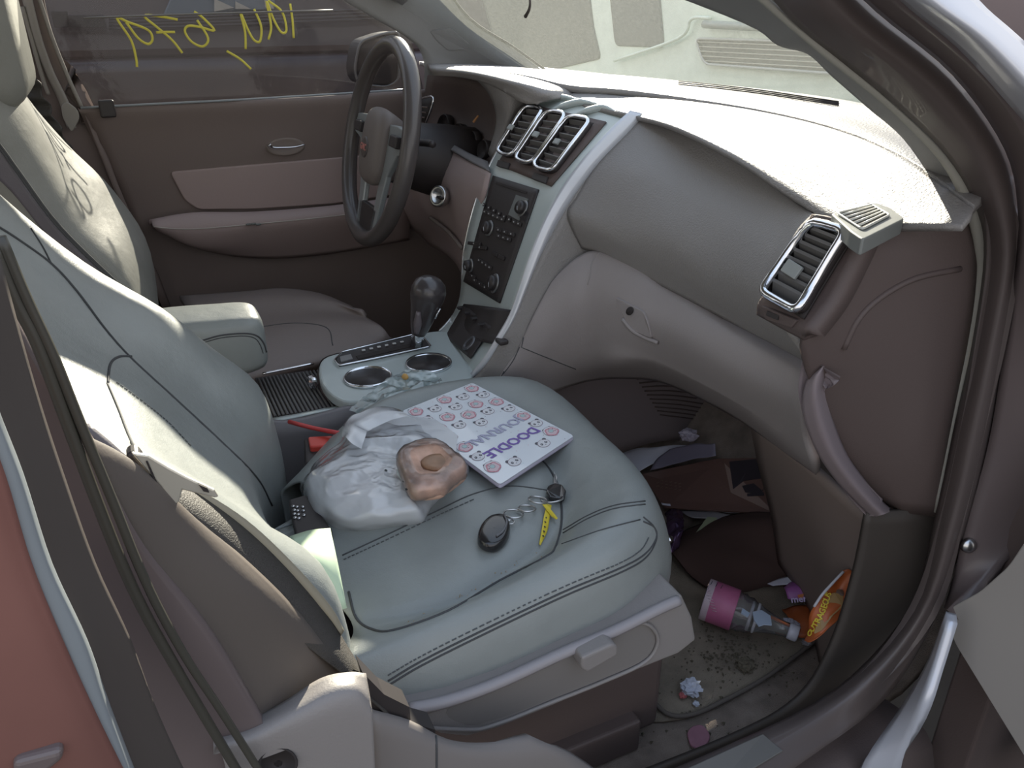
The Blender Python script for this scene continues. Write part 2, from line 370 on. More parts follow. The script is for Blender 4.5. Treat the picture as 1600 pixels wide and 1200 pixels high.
for st in [Z1((685, 335), (680, 290), (655, 200), (585, 92), (640, 110), (740, 150), (762, 195), (740, 220), (690, 190), (630, 110)),
           Z1((888, 98), (800, 82), (722, 80), (790, 140), (860, 200), (912, 265)), Z1((780, 162), (830, 160), (875, 160)),
           Z1((970, 58), (1010, 85), (1072, 152), (1000, 135), (940, 130), (925, 160), (960, 210), (1015, 232), (1040, 190), (985, 100)),
           Z1((1228, 245), (1225, 160), (1203, 66), (1240, 150), (1270, 200), (1300, 205), (1305, 130), (1270, 45)),
           Z1((1342, 198), (1355, 130), (1332, 5), (1365, 90), (1405, 160), (1432, 150), (1410, 60), (1340, 2)),
           Z1((1468, 190), (1462, 100), (1450, 18)), Z1((1133, 255), (1200, 295), (1255, 345))]:
    tube('pen_stroke', [hit(GB, a, b, .001) for a, b in st], .0028, ink, mk, n=5, ns=6, flat=.25, upv=V((0, 1, 0)))
tube('window_channel', PY(YD+.01, (130, 28), (300, 22), (520, 16)), .002, mat('chan', (.2, .19, .18), .4), dd_)
# driver side mirror, outside the glass
dm = thing('door_mirror', 'driver side outside mirror seen through the tinted driver window', 'mirror', tuple(U(595, 140, 'y', .95)))
sh = PY(.93, (561, 65), (600, 52), (621, 50), (624, 60), (623, 125), (605, 136), (560, 132), (553, 110))
prism('mirror_housing', sh, .09, DARKER, dm, rnd=.02, bev=.012)
tube('mirror_rim', rounded([p+V((0, -.003, 0)) for p in sh], .02), .0032, mat('mirror_rim', (.22, .22, .22), .3), dm, closed=True, n=1, upv=V((0, 1, 0)))
prism('mirror_glass', [p+V((0, -.004, 0)) for p in PY(.93, (565, 69), (600, 57), (617, 55), (617, 122), (603, 131), (563, 128), (557, 108))], .004, mat('mirror_glass', (.10, .09, .09), .1, metal=.6), dm, rnd=.015)

# neighbouring van on the driver's side and the vehicle in front
van = thing('parked_van', 'dark brown van parked right beside the driver window', 'vehicle', (.5, 2.6, -.45))
VANP = mat('van_paint', (.075, .055, .055), .35, coat=.4, var=.1)
box('van_body', (-.58, 2.72, .15), (4.4, 1.0, 1.2), VANP, van, bev=.05, seg=5)
prism('van_roof', [V((-2.6, 2.25, .74)), V((1.58, 2.25, .74)), V((1.45, 2.35, 1.3)), V((-2.4, 2.35, 1.3))], .8, VANP, van, bev=.04)
for k in range(4): tube('trim_strip', PY(2.205, (170, 30+k*5), (350, 24+k*5), (620, 13+k*5)), .004, mat('van_strip', (.09, .075, .075), .35), van)
prism('side_window', [p for p in PY(2.23, (255, 24), (278, -30), (430, -30), (430, 15))], .02, mat('van_glass', (.16, .20, .24), .15), van, bev=.005)
for q in (((335, 18), (335, -2), (366, 12)), ((368, 14), (368, 2), (392, 14)), ((415, 12), (412, -8), (427, 8), (428, 14))):
    prism('sun_shade', [p for p in PY(2.22, *q)], .01, mat('shade_cream', (.55, .52, .45), .7), van)
box('door_catch', U(95, 30, 'y', 2.2), (.05, .03, .05), DARKER, van); box('door_catch', U(135, 33, 'y', 2.2), (.12, .03, .04), DARKER, van)
for yy in (2.25, 3.2):
    for xx in (-2.2, .6): lathe('wheel', (xx, yy, -.12), (0, 1, 0), [(.2, -.1), (.33, -.1), (.34, -.05), (.34, .1), (.1, .1)], RUB, van)

suv = thing('parked_suv', 'pale green car with dark windows parked beyond the windshield', 'vehicle', (3.8, 3.0, -.45))
SG = mat('paint_pale_green', (.72, .80, .66), .45, coat=.3, var=.08)
DG = mat('suv_glass', (.13, .14, .12), .35)
body = prism('suv_body', [V((3, 1.25, -.2)), V((3, 6.5, -.2)), V((3, 6.5, 1.4)), V((3, 4.4, 1.6)), V((3, 1.25, 1.5))], 1.9, SG, suv, bev=.06, direction=V((1, 0, 0)))
prism('suv_window', [p for p in PX(2.99, (946, -60), (1025, -60), (1037, 75), (960, 72))], .03, DG, suv, rnd=.05, bev=.008)
prism('rear_window', [p for p in PX(2.985, (1086, 60), (1350, 68), (1420, 124), (1100, 100))], .03, DG, suv, rnd=.05, bev=.008)
prism('side_glass', [p for p in PX(2.99, (640, -60), (914, -60), (926, 40), (938, 92), (870, 108), (700, 90))], .03, mat('glass_olive', (.14, .145, .12), .5), suv, rnd=.05, bev=.008)
tube('window_seal', rounded([p for p in PX(2.975, (1086, 60), (1350, 68), (1420, 124), (1100, 100))], .05), .007, mat('seal_pale', (.5, .5, .45), .5), suv, closed=True, n=1)
for k in range(5):
    t = (k+.7)/5.4; tube('defroster_line', PX(2.975, (1088+14*t, 60+40*t), (1390, 72+46*t)), .0035, mat('defr', (.55, .52, .42), .5), suv, n=1, ns=4)
tube('rail', PX(2.96, (1100, 38), (1180, 42), (1330, 50)), .02, mat('rail_dark', (.30, .33, .29), .5), suv)
tube('crease', PX(2.97, (960, 95), (1060, 60), (1080, 30), (1110, 28)), .01, SG, suv)
box('bumper', (2.96, 3.9, .25), (.16, 5.1, .3), SG, suv, bev=.05, seg=5)
for yy in (1.7, 5.6): lathe('wheel', (3.5, yy, -.12), (0, 1, 0), [(.2, -.1), (.33, -.1), (.34, -.05), (.34, .1), (.1, .1)], RUB, suv)

cordt = tube('mirror_cord', [V((.42, .05, 1.2)), V((.52, .06, 1.05)), U(824, -30, 'x', .60), U(828, 0, 'x', .60), U(827, 14, 'x', .60), U(821, 26, 'x', .60)], [.0015, .0015, .0015, .002, .003], RUB, None, n=5); tag(cordt, 'thin dark cord dangling behind the windshield', 'cord')
car = thing('parked_car', 'brownish grey car corner beyond the right front pillar', 'vehicle', (2.9, -.4, -.45))
RC = mat('paint_rusty', (.20, .14, .12), .5, var=.35, vscale=6)
box('car_body', (3.0, -.25, .15), (1.0, 2.6, 1.2), RC, car, bev=.08, seg=5)
box('car_roof', (3.0, -.25, .98), (.9, 2.6, .5), mat('car_dark', (.22, .17, .16), .3), car, bev=.1, seg=5)
tube('body_moulding', [V((2.49, -1.5, .62)), V((2.49, 1.0, .62))], .03, mat('mould', (.30, .27, .27), .5), car, n=1)
for yy in (-1.3, .3): lathe('wheel', (3.0, yy, -.12), (1, 0, 0), [(.2, -.55), (.33, -.54), (.34, -.48), (.34, -.4)], RUB, car)
# ================================================================== PASSENGER SIDE DOOR OPENING
# inner A pillar trim (right), seal, painted frame, outer paint
o = patch('trim_3', [
    [U(965, -40, 'y', -.60), U(1165, 38, 'y', -.64), U(1215, 71, 'y', -.65), U(1262, 85, 'y', -.66), U(1300, 120, 'y', -.66), U(1355, 168, 'y', -.665), U(1412, 218, 'y', -.67), U(1462, 290, 'y', -.68), U(1488, 335, 'y', -.69), U(1505, 345, 'y', -.70)],
    [U(1060, -60, 'y', -.66), U(1200, 20, 'y', -.68), U(1245, 55, 'y', -.69), U(1285, 75, 'y', -.69), U(1330, 110, 'y', -.69), U(1385, 160, 'y', -.69), U(1445, 225, 'y', -.70), U(1492, 285, 'y', -.705), U(1510, 335, 'y', -.71), U(1515, 350, 'y', -.715)],
    [U(1130, -80, 'y', -.70), U(1232, 0, 'y', -.71), U(1265, 30, 'y', -.715), U(1300, 50, 'y', -.72), U(1350, 88, 'y', -.72), U(1410, 135, 'y', -.72), U(1475, 200, 'y', -.72), U(1515, 265, 'y', -.725), U(1535, 330, 'y', -.725), U(1540, 350, 'y', -.73)]], PILL, n=5, thick=.012)
tag(o, kind='structure')
PB = bvh(o)
box('clip', U(1484, 326, 'y', -.69), (.01, .006, .01), DARKER, o)
seal = tube('door_seal', [U(1160, -30, 'y', -.72), U(1240, 40, 'y', -.725), U(1305, 95, 'y', -.73), U(1400, 172, 'y', -.73), U(1478, 252, 'y', -.73), U(1518, 325, 'y', -.73), U(1534, 390, 'y', -.73), U(1532, 440, 'y', -.73), U(1515, 540, 'y', -.73), U(1490, 660, 'y', -.73), U(1462, 800, 'y', -.73)],
     [.003, .003, .003, .003, .004, .0062, .0065, .005, .0035, .003, .002], mat('seal_grey', (.34, .33, .29), .6), None, n=6)
tag(seal, kind='structure'); seal.name = 'trim_4'
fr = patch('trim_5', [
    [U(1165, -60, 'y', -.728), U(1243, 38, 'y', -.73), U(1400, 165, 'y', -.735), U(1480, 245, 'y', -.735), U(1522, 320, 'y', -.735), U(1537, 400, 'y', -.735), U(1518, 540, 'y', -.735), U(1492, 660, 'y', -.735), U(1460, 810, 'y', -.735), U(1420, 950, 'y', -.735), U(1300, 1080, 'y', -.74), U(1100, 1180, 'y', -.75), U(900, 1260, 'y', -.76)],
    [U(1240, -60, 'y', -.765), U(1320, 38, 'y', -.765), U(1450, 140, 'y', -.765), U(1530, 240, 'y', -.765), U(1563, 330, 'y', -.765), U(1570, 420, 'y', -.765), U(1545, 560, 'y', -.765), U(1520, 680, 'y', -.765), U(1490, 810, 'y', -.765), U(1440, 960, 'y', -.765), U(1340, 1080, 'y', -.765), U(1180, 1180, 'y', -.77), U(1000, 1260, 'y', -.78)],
    [U(1290, -60, 'y', -.76), U(1370, 20, 'y', -.76), U(1490, 120, 'y', -.76), U(1570, 235, 'y', -.76), U(1590, 330, 'y', -.76), U(1585, 430, 'y', -.76), U(1565, 570, 'y', -.76), U(1545, 690, 'y', -.76), U(1512, 820, 'y', -.76), U(1462, 965, 'y', -.76), U(1385, 1090, 'y', -.77), U(1270, 1180, 'y', -.79), U(1150, 1260, 'y', -.80)]], mat('jamb_paint_shade', (.10, .08, .075), .42, coat=.2), n=5, thick=.02)  # same paint as the jamb, shade of the lower frame put into the colour
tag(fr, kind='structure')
fr2 = patch('trim_6', [
    [U(1290, -60, 'y', -.762), U(1370, 20, 'y', -.762), U(1490, 120, 'y', -.762), U(1570, 235, 'y', -.762), U(1590, 330, 'y', -.762), U(1585, 430, 'y', -.762), U(1565, 570, 'y', -.762), U(1545, 690, 'y', -.762), U(1512, 820, 'y', -.762), U(1475, 950, 'y', -.762)],
    [U(1330, -60, 'y', -.79), U(1412, 10, 'y', -.80), U(1530, 110, 'y', -.80), U(1600, 200, 'y', -.80), U(1640, 320, 'y', -.80), U(1640, 430, 'y', -.80), U(1640, 570, 'y', -.80), U(1620, 700, 'y', -.80), U(1615, 830, 'y', -.80), U(1480, 953, 'y', -.785)]], JAMB, n=5, thick=.02)
tag(fr2, kind='structure')
o = patch('trim_7', [
    [U(1330, -80, 'y', -.79), U(1405, 0, 'y', -.80), U(1495, 75, 'y', -.80), U(1560, 145, 'y', -.80), U(1620, 220, 'y', -.80), U(1680, 330, 'y', -.80)],
    [U(1390, -80, 'y', -.82), U(1455, 0, 'y', -.83), U(1535, 60, 'y', -.83), U(1600, 125, 'y', -.83), U(1660, 190, 'y', -.83), U(1740, 320, 'y', -.83)],
    [U(1470, -80, 'y', -.80), U(1530, 0, 'y', -.81), U(1585, 50, 'y', -.81), U(1640, 100, 'y', -.81), U(1700, 160, 'y', -.81), U(1790, 300, 'y', -.81)]], PAINT, n=5, thick=.01)
tag(o, kind='structure')
# jamb details
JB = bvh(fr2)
lathe('jamb_glint', hit(JB, 1512, 850, .002), (-.4, -1, .2), [(.009, 0), (.008, .004), (.003, .006)], STEEL, fr2, n=12)  # steel disc standing in for a highlight on the jamb
# lower opening: front fender edge and dark jamb corner
o = patch('trim_8', [
    [U(1330, 1260, 'y', -.80), U(1350, 1190, 'y', -.80), U(1410, 1100, 'y', -.80), U(1450, 1030, 'y', -.80), U(1478, 955, 'y', -.80)],
    [U(1400, 1260, 'y', -.83), U(1410, 1190, 'y', -.83), U(1440, 1100, 'y', -.83), U(1458, 1040, 'y', -.82), U(1480, 970, 'y', -.81)]], PAINT, n=4, thick=.01)
tag(o, kind='structure')

# open passenger door: lower front corner
pd = thing('passenger_door', 'pale grey lower corner of the open passenger door', 'car door', (.95, -1.0, .0))
prism('door_edge', [V((.77, -.90, .75)), V((.80, -1.6, .75)), V((.80, -1.6, -.1)), V((.77, -.90, .0))], .05, mat('door_olive', (.045, .036, .026), .6), pd, bev=.01)
pl = prism('door_trim', PX(.73, (1478, 962), (1487, 948), (1530, 925), (1575, 885), (1605, 840), (1680, 700), (1760, 760), (1760, 1500), (1640, 1250), (1600, 1182), (1490, 1003)), .03, mat('door_pale', (.34, .315, .29), .6), pd, bev=.006, rnd=.01)

# sill, kick, floor side on the passenger side
o = patch('trim_9', [[V((x, -.69+.0*x, .115)) for x in (0, .2, .4, .55, .7)], [V((x, -.715, .15)) for x in (0, .2, .4, .55, .72)], [V((x, -.75, .15)) for x in (0, .2, .4, .55, .74)], [V((x, -.80, .13)) for x in (0, .2, .4, .55, .75)], [V((x, -.83, .0)) for x in (0, .2, .4, .55, .75)]], DARK, n=4, thick=.01)
tag(o, kind='structure')
SB = bvh(o)
prism('scuff_plate', onto(bvh(fr), [(1020, 1228), (1192, 1150), (1222, 1174), (1110, 1240)], .003), .004, mat('scuff', (.16, .155, .145), .5, metal=.2), o, bev=.001)
prism('scuff_mark', onto(SB, [(930, 1215), (1000, 1180), (1010, 1190), (950, 1220)], .003), .003, mat('scuff2', (.12, .11, .10), .5), o)
# kick panel below the dash, door side
kick = patch('trim_10', [
    [U(1170, 655, 'y', -.44), U(1270, 735, 'y', -.58), U(1345, 800, 'y', -.66), U(1400, 825, 'y', -.70)],
    [U(1185, 730, 'y', -.44), U(1262, 790, 'y', -.56), U(1325, 860, 'y', -.64), U(1380, 900, 'y', -.70)],
    [U(1205, 810, 'y', -.45), U(1268, 880, 'y', -.55), U(1305, 960, 'y', -.63), U(1365, 1000, 'y', -.70)],
    [U(1215, 880, 'y', -.46), U(1262, 950, 'y', -.55), U(1285, 1050, 'y', -.63), U(1345, 1100, 'y', -.70)]], mat('kick_brown', (.22, .175, .155), .7), n=5, thick=.01)
tag(kick, kind='structure')
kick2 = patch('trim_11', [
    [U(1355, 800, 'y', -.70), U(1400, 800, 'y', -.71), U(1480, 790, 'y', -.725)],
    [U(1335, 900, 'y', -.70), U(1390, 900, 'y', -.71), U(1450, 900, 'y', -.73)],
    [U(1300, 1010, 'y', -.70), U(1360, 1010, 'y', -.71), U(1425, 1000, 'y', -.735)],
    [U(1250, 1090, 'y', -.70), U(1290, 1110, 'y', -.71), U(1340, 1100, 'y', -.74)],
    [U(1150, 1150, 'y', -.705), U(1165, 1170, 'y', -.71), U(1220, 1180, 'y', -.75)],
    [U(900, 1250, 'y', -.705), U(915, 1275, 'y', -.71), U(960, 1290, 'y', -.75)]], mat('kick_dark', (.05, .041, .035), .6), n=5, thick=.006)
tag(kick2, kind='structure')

# ================================================================== B PILLAR, left foreground
bp = patch('trim_12', [
    PY(-.785, (-120, 400), (-60, 400), (-35, 405), (-15, 420)),
    PY(-.785, (-80, 560), (10, 560), (40, 562), (58, 575)),
    PY(-.78, (-20, 740), (85, 730), (115, 715), (136, 690)),
    PY(-.78, (40, 900), (150, 880), (195, 880), (225, 860)),
    PY(-.78, (120, 1060), (225, 1040), (290, 1030), (340, 1010)),
    PY(-.78, (200, 1260), (330, 1230), (400, 1230), (450, 1200))], JAMB, n=6, thick=.02)
tag(bp, kind='structure')
BB = bvh(bp)
c1 = [(-120, 400), (-45, 600), (10, 740), (52, 880), (105, 1010), (160, 1130), (230, 1270)]
c2 = [(-60, 400), (-12, 600), (40, 740), (85, 880), (140, 1000), (175, 1100), (240, 1270)]
c3 = [(-30, 400), (20, 600), (70, 740), (120, 880), (170, 1000), (215, 1120), (290, 1270)]
c4 = [(0, 400), (55, 600), (100, 740), (150, 880), (205, 1000), (250, 1120), (320, 1270)]
o = patch('trim_13', [[U(a, b, 'y', -.86) for a, b in c1], [U(a, b, 'y', -.852) for a, b in c2], [U(a, b, 'y', -.842) for a, b in c3], [U(a, b, 'y', -.833) for a, b in c4]], RUB, n=5, thick=.01)
tag(o, kind='structure')
o = patch('trim_14', [[U(a-6, b, 'y', -.864) for a, b in c1], [U(a-12, b, 'y', -.862) for a, b in c2], [U(a-3, b, 'y', -.856) for a, b in c2]], mat('paint_edge', (.28, .31, .33), .4, metal=.2, coat=.3), n=5, thick=.006)
tag(o, kind='structure')
rd = thing('rear_door', 'reddish brown rear door edge at the left', 'car door', (-.5, -.92, -.1))
patch('door_skin', [[U(a-2, b, 'y', -.865) for a, b in c1], [U(a-70, b, 'y', -.872) for a, b in c1], [U(a-300, b, 'y', -.875) for a, b in c1]], RED, rd, n=5, thick=.01)
prism('door_lug', [U(20, 1192, 'y', -.878), U(98, 1172, 'y', -.878), U(100, 1188, 'y', -.878), U(60, 1220, 'y', -.878), U(20, 1230, 'y', -.878)], .01, JAMB, rd, bev=.003)
for pts_, r_ in (([(-12, 380), (25, 470), (60, 540), (105, 660), (150, 780), (190, 880), (225, 955), (270, 1035), (320, 1120), (380, 1220)], .0030), ([(0, 370), (42, 468), (85, 560), (125, 660), (175, 780), (215, 880), (250, 955), (295, 1035), (345, 1110), (415, 1220)], .0025)):
    tube('seal_lip', [U(a, b, 'y', -.80) for a, b in pts_], r_, mat('seal_dark', (.06, .056, .045), .4), bp, n=5)
# lower B pillar trim (brown) and sill cover
lo = patch('trim_15', [
    PY(-.775, (122, 668), (138, 695), (160, 740), (215, 850), (260, 950), (320, 1060), (390, 1180)),
    PY(-.755, (150, 690), (185, 705), (235, 745), (320, 850), (400, 940), (450, 1040), (480, 1100)),
    PY(-.735, (185, 712), (222, 745), (280, 790), (380, 870), (470, 960), (545, 1062), (560, 1080))], mat('bpillar_trim', (.11, .092, .08), .55, bump=.1, scale=300), n=5, thick=.02)
tag(lo, kind='structure')
so_ = patch('trim_16', [
    PY(-.765, (330, 1145), (380, 1128), (440, 1098), (500, 1060), (545, 1050), (572, 1052)),
    PY(-.785, (335, 1160), (390, 1148), (450, 1120), (520, 1090), (560, 1085), (580, 1100)),
    PY(-.79, (350, 1190), (400, 1180), (460, 1165), (530, 1150), (562, 1150), (584, 1150)),
    PY(-.79, (370, 1290), (420, 1290), (480, 1290), (540, 1290), (570, 1290), (590, 1290))], SHIELD, n=5, thick=.01)
tag(so_, kind='structure')
SO = bvh(so_)
lathe('screw_recess', hit(SO, 434, 1190, .001), (0, -1, .3), [(.014, .001), (.013, .002), (.009, -.002), (.006, -.002), (.003, .001), (0, .001)], CAV, so_, n=20, sx=.8)
s2 = patch('trim_17', [
    PY(-.745, (580, 1108), (640, 1125), (700, 1155), (760, 1160), (830, 1150)),
    PY(-.755, (582, 1150), (640, 1160), (700, 1180), (780, 1190), (900, 1185)),
    PY(-.76, (590, 1290), (640, 1290), (700, 1290), (800, 1290), (1000, 1260))], mat('sill_trim', (.20, .18, .17), .6), n=4, thick=.01)
tag(s2, kind='structure')
seam(bvh(s2), [(681, 1150), (682, 1170), (682, 1230)], SEAM, s2, r=.001)
prism('trim_18', PY(-.742, (566, 1050), (600, 1085), (640, 1105), (642, 1130), (680, 1140), (680, 1152), (640, 1135), (582, 1108)), .02, DARKER)
tag(bpy.data.objects['trim_18'], kind='structure')

# ================================================================== PASSENGER SEAT
ps = thing('car_seat', 'grey leather front passenger seat under the grocery bag', 'car seat', (.25, -.42, .1))
ring = [
    [(.09, -.665, .30), (.2, -.668, .315), (.3, -.668, .32), (.40, -.662, .325), (.478, -.60, .30), (.50, -.42, .28), (.49, -.20, .30), (.27, -.16, .31), (.10, -.31, .31)],
    [(.09, -.67, .345), (.2, -.674, .36), (.3, -.674, .37), (.405, -.662, .38), (.485, -.60, .37), (.515, -.42, .35), (.505, -.19, .36), (.27, -.155, .37), (.10, -.305, .35)],
    [(.09, -.664, .376), (.18, -.666, .396), (.29, -.666, .415), (.39, -.656, .435), (.468, -.592, .432), (.515, -.42, .405), (.50, -.19, .405), (.27, -.16, .40), (.10, -.31, .385)],
    [(.09, -.650, .400), (.19, -.650, .418), (.29, -.646, .434), (.38, -.630, .452), (.450, -.57, .452), (.49, -.42, .43), (.475, -.215, .425), (.275, -.195, .425), (.12, -.335, .41)],
    [(.10, -.632, .404), (.20, -.632, .414), (.285, -.622, .422), (.36, -.600, .434), (.415, -.54, .434), (.45, -.42, .425), (.435, -.25, .42), (.28, -.22, .418), (.13, -.355, .405)],
    [(.115, -.60, .396), (.206, -.614, .399), (.282, -.598, .402), (.345, -.571, .406), (.39, -.51, .41), (.42, -.41, .408), (.405, -.27, .406), (.285, -.24, .405), (.14, -.375, .396)],
    [(.11, -.57, .404), (.19, -.59, .410), (.26, -.575, .413), (.32, -.55, .416), (.36, -.50, .417), (.39, -.41, .416), (.37, -.29, .412), (.27, -.275, .410), (.135, -.39, .402)],
    [(.09, -.48, .402), (.15, -.48, .408), (.21, -.48, .412), (.25, -.475, .414), (.28, -.46, .415), (.30, -.42, .415), (.28, -.36, .413), (.2, -.35, .410), (.12, -.41, .402)],
    [(.05, -.42, .40), (.08, -.42, .405), (.12, -.42, .408), (.15, -.42, .41), (.18, -.42, .411), (.2, -.41, .411), (.18, -.40, .41), (.1, -.41, .406), (.05, -.42, .40)]]
cu = patch('seat_cushion', ring, LEA, ps, n=7, nr=5, thick=.004)
CB = bvh(cu)
def cseam(*p, r=.0012): return seam(CB, p, SEAM, ps, r=r)
cseam((545, 925), (556, 965), (580, 983), (615, 985), (700, 955), (780, 908), (850, 872), (868, 855), (878, 810), (872, 760), (852, 725), (820, 700), r=.0014)
for d in (-3, 4):
    seam(CB, [(606, 1067+d), (660, 1035+d), (760, 985+d), (880, 928+d), (970, 890+d), (1008, 868+d), (1025, 842+d*.6), (1022, 824), (1005, 812-d)], SEAM, ps, r=.0010, name='piping')
stitches(CB, [(604, 1056), (660, 1024), (760, 974), (880, 917), (965, 881), (1000, 860), (1014, 838)], THREAD, ps)
for d in (0, 5): cseam((880, 828+d), (920, 805+d), (960, 790+d), (1008, 783+d), r=.0009)
cseam((535, 868), (600, 838), (680, 800), (740, 772), (800, 760), (866, 768), r=.0009)
stitches(CB, [(535, 876), (600, 846), (680, 808), (742, 780)], THREAD, ps)
cseam((878, 850), (940, 828), (1000, 812), r=.0008)
# backrest: columns inner edge -> outer edge
def BX(z): # front face of the backrest, by height
    T = [(.26, .115), (.38, .118), (.48, .10), (.60, .005), (.667, -.066), (.75, -.13), (.9, -.215), (1.05, -.29)]
    for (a, b), (c, d) in zip(T, T[1:]):
        if z <= c: return b+(d-b)*(z-a)/(c-a)
    return T[-1][1]
zs = [.26, .33, .40, .48, .54, .60, .667, .75, .83, .92, 1.05]
brow = []
for z in zs:
    x = BX(z); k = 1
    brow.append([V((x-.10, -.165, z-.03)), V((x-.045, -.16, z-.01)), V((x-.008, -.172, z)), V((x+.004, -.20, z+.003)), V((x-.004, -.245, z)), V((x-.028, -.285, z)), V((x-.042, -.34, z)), V((x-.046, -.42, z)), V((x-.042, -.50, z)), V((x-.028, -.555, z)), V((x-.008, -.595, z)), V((x-.012, -.635, z)), V((x-.05, -.662, z-.01)), V((x-.12, -.655, z-.03))])
bk = patch('seat_backrest', brow, LEA, ps, n=5, nr=4, thick=.004)
KB = bvh(bk)
seam(KB, [(-10, 350), (25, 372), (80, 412), (120, 455), (165, 515), (205, 560), (270, 620), (340, 685), (400, 745), (425, 790)], SEAM, ps, r=.0014)
seam(KB, [(48, 357), (66, 385), (80, 412)], SEAM, ps, r=.0010)
seam(KB, [(168, 600), (172, 570), (185, 558), (205, 557)], SEAM, ps, r=.0014)
seam(KB, [(168, 600), (185, 640), (205, 690), (230, 730)], SEAM, ps, r=.0014)
stitches(KB, [(180, 597), (225, 630), (262, 660), (300, 700)], THREAD, ps)
# side shield
shd = prism('side_shield', PY(-.688, (612, 1100), (640, 1108), (700, 1092), (780, 1062), (880, 1016), (960, 982), (1032, 945), (1066, 930), (1082, 965), (1088, 1000), (1060, 1022), (960, 1062), (860, 1105), (780, 1138), (730, 1152), (690, 1148), (645, 1128)), .05, SHIELD, ps, bev=.009)
def ell(pts, n=5): return [V(p) for p in spline([V((a, b, 0)) for a, b in pts], n, True)]
rec = prism('switch_recess', [U(p.x, p.y, 'y', -.6885) for p in ell([(700, 1108), (800, 1062), (900, 1012), (970, 980), (1010, 977), (1024, 1000), (1005, 1030), (940, 1060), (860, 1092), (780, 1122), (730, 1132)])], .004, mat('shield_recess', (.20, .185, .175), .5), ps)
tube('recess_rim', [U(p.x, p.y, 'y', -.690) for p in ell([(640, 1125), (800, 1062), (900, 1012), (970, 980), (1010, 975), (1028, 1000), (1008, 1034), (940, 1066), (860, 1098), (780, 1130), (730, 1140)], 6)], .0022, SHIELD, ps, closed=True, n=1, ns=6)
tube('shield_top_rib', PY(-.690, (640, 1108), (700, 1095), (780, 1066), (880, 1020), (960, 986), (1032, 950), (1060, 938)), .006, mat('shield_rib', (.30, .28, .29), .45), ps, n=5)
prism('seat_switch', PY(-.708, (909, 1028), (958, 1006), (966, 1010), (966, 1024), (918, 1052), (909, 1046)), .02, SHIELD, ps, bev=.003, rnd=.004)
# seat base: rails and riser under the shield
box('seat_riser', (.28, -.42, .20), (.40, .40, .18), DARK, ps, bev=.01)
for yy in (-.62, -.20):
    box('seat_rail', (.26, yy, .13), (.36, .035, .05), DARK, ps, bev=.004)

# ================================================================== SEAT BELT
sb = thing('seat_belt', 'dark seat belt hanging beside the passenger seat with metal tongue', 'seat belt', (.0, -.72, .5))
def ribbon(name, L, R, m, parent, thick=.0014, n=6, ax=None): return patch(name, [L, R], m, parent, n=n, nr=2, thick=thick)
ribbon('webbing', PY(-.715, (-10, 430), (10, 470), (35, 520), (75, 590), (110, 635), (147, 672), (204, 716)), PY(-.73, (-20, 470), (5, 500), (30, 545), (60, 598), (100, 645), (128, 676), (196, 735)), WEB, sb)
ribbon('webbing', PY(-.715, (228, 725), (300, 765), (380, 822), (450, 888), (510, 958), (550, 1020), (585, 1075), (628, 1105), (640, 1120)),
       PY(-.745, (215, 760), (272, 795), (330, 848), (400, 930), (470, 1000), (540, 1055), (572, 1085), (600, 1110), (620, 1130)), WEB, sb)
ribbon('webbing_sunlit_edge', PY(-.7135, (232, 722), (300, 758), (385, 812), (458, 880), (515, 945), (538, 985)),
       PY(-.716, (230, 731), (300, 770), (380, 828), (450, 893), (510, 960), (534, 992)), mat('webbing_sunlit_edge', (.30, .27, .20), .6), sb, thick=.002)  # sunlight along the belt's edge, put in as a paler strip
prism('tongue_cover', PY(-.742, (195, 712), (215, 706), (262, 772), (275, 790), (250, 793), (222, 780)), .014, DARKER, sb, bev=.004)
prism('tongue_plate', PY(-.752, (205, 708), (232, 712), (262, 730), (290, 745), (335, 766), (342, 777), (335, 778), (285, 766), (280, 785), (272, 790), (228, 776), (228, 768), (250, 768), (252, 762)), .003, mat('tongue_metal', (.72, .68, .58), .35, metal=.7), sb, bev=.001)
prism('tongue_slot', PY(-.7535, (310, 757), (324, 763), (327, 770), (318, 768)), .003, CAV, sb)
prism('webbing_slot', PY(-.7535, (228, 722), (231, 722), (251, 767), (246, 763)), .003, CAV, sb)
tube('seat_side_piping', PY(-.72, (130, 672), (165, 700), (192, 725)), .005, LEAP, sb)

# ================================================================== DRIVER SEAT
ds = thing('car_seat', 'driver seat with dark side panel and wrinkled grey backrest', 'car seat', (.1, .4, .1))
da = patch('seat_backrest', [
    PY(.20, (-120, 150), (-100, 200), (0, 330), (60, 420), (150, 530), (200, 640)),
    PY(.175, (-80, 160), (-30, 215), (25, 285), (85, 362), (180, 465), (230, 590)),
    PY(.18, (-60, 120), (5, 215), (30, 262), (100, 350), (198, 448), (250, 590)),
    PY(.215, (-60, 60), (8, 160), (65, 255), (125, 340), (205, 430), (262, 580)),
    PY(.27, (-50, 60), (22, 150), (85, 260), (140, 335), (212, 415), (262, 570)),
    PY(.40, (-40, 40), (24, 142), (90, 235), (160, 310), (226, 400), (255, 560)),
    PY(.54, (-20, 20), (28, 136), (100, 225), (175, 300), (232, 395), (250, 550)),
    PY(.62, (-20, 30), (24, 150), (92, 240), (170, 320), (226, 410), (240, 550)),
    PY(.64, (-60, 60), (-20, 200), (40, 300), (110, 380), (180, 460), (200, 550))], LEAD, ds, n=5, thick=.004)
DSB = bvh(da)
pp = patch('side_panel', [
    PY(.172, (-120, 190), (-40, 250), (18, 300), (78, 375), (170, 478), (225, 560)),
    PY(.165, (-60, 150), (4, 236), (26, 275), (90, 360), (186, 458), (232, 540))], LEAP, ds, n=5, thick=.004)
for d in (0, 4): tube('piping', PY(.158, (-20+d, 205), (6+d, 240), (26+d, 268), (92+d, 356), (190+d, 452)), .002, SEAM, ds)
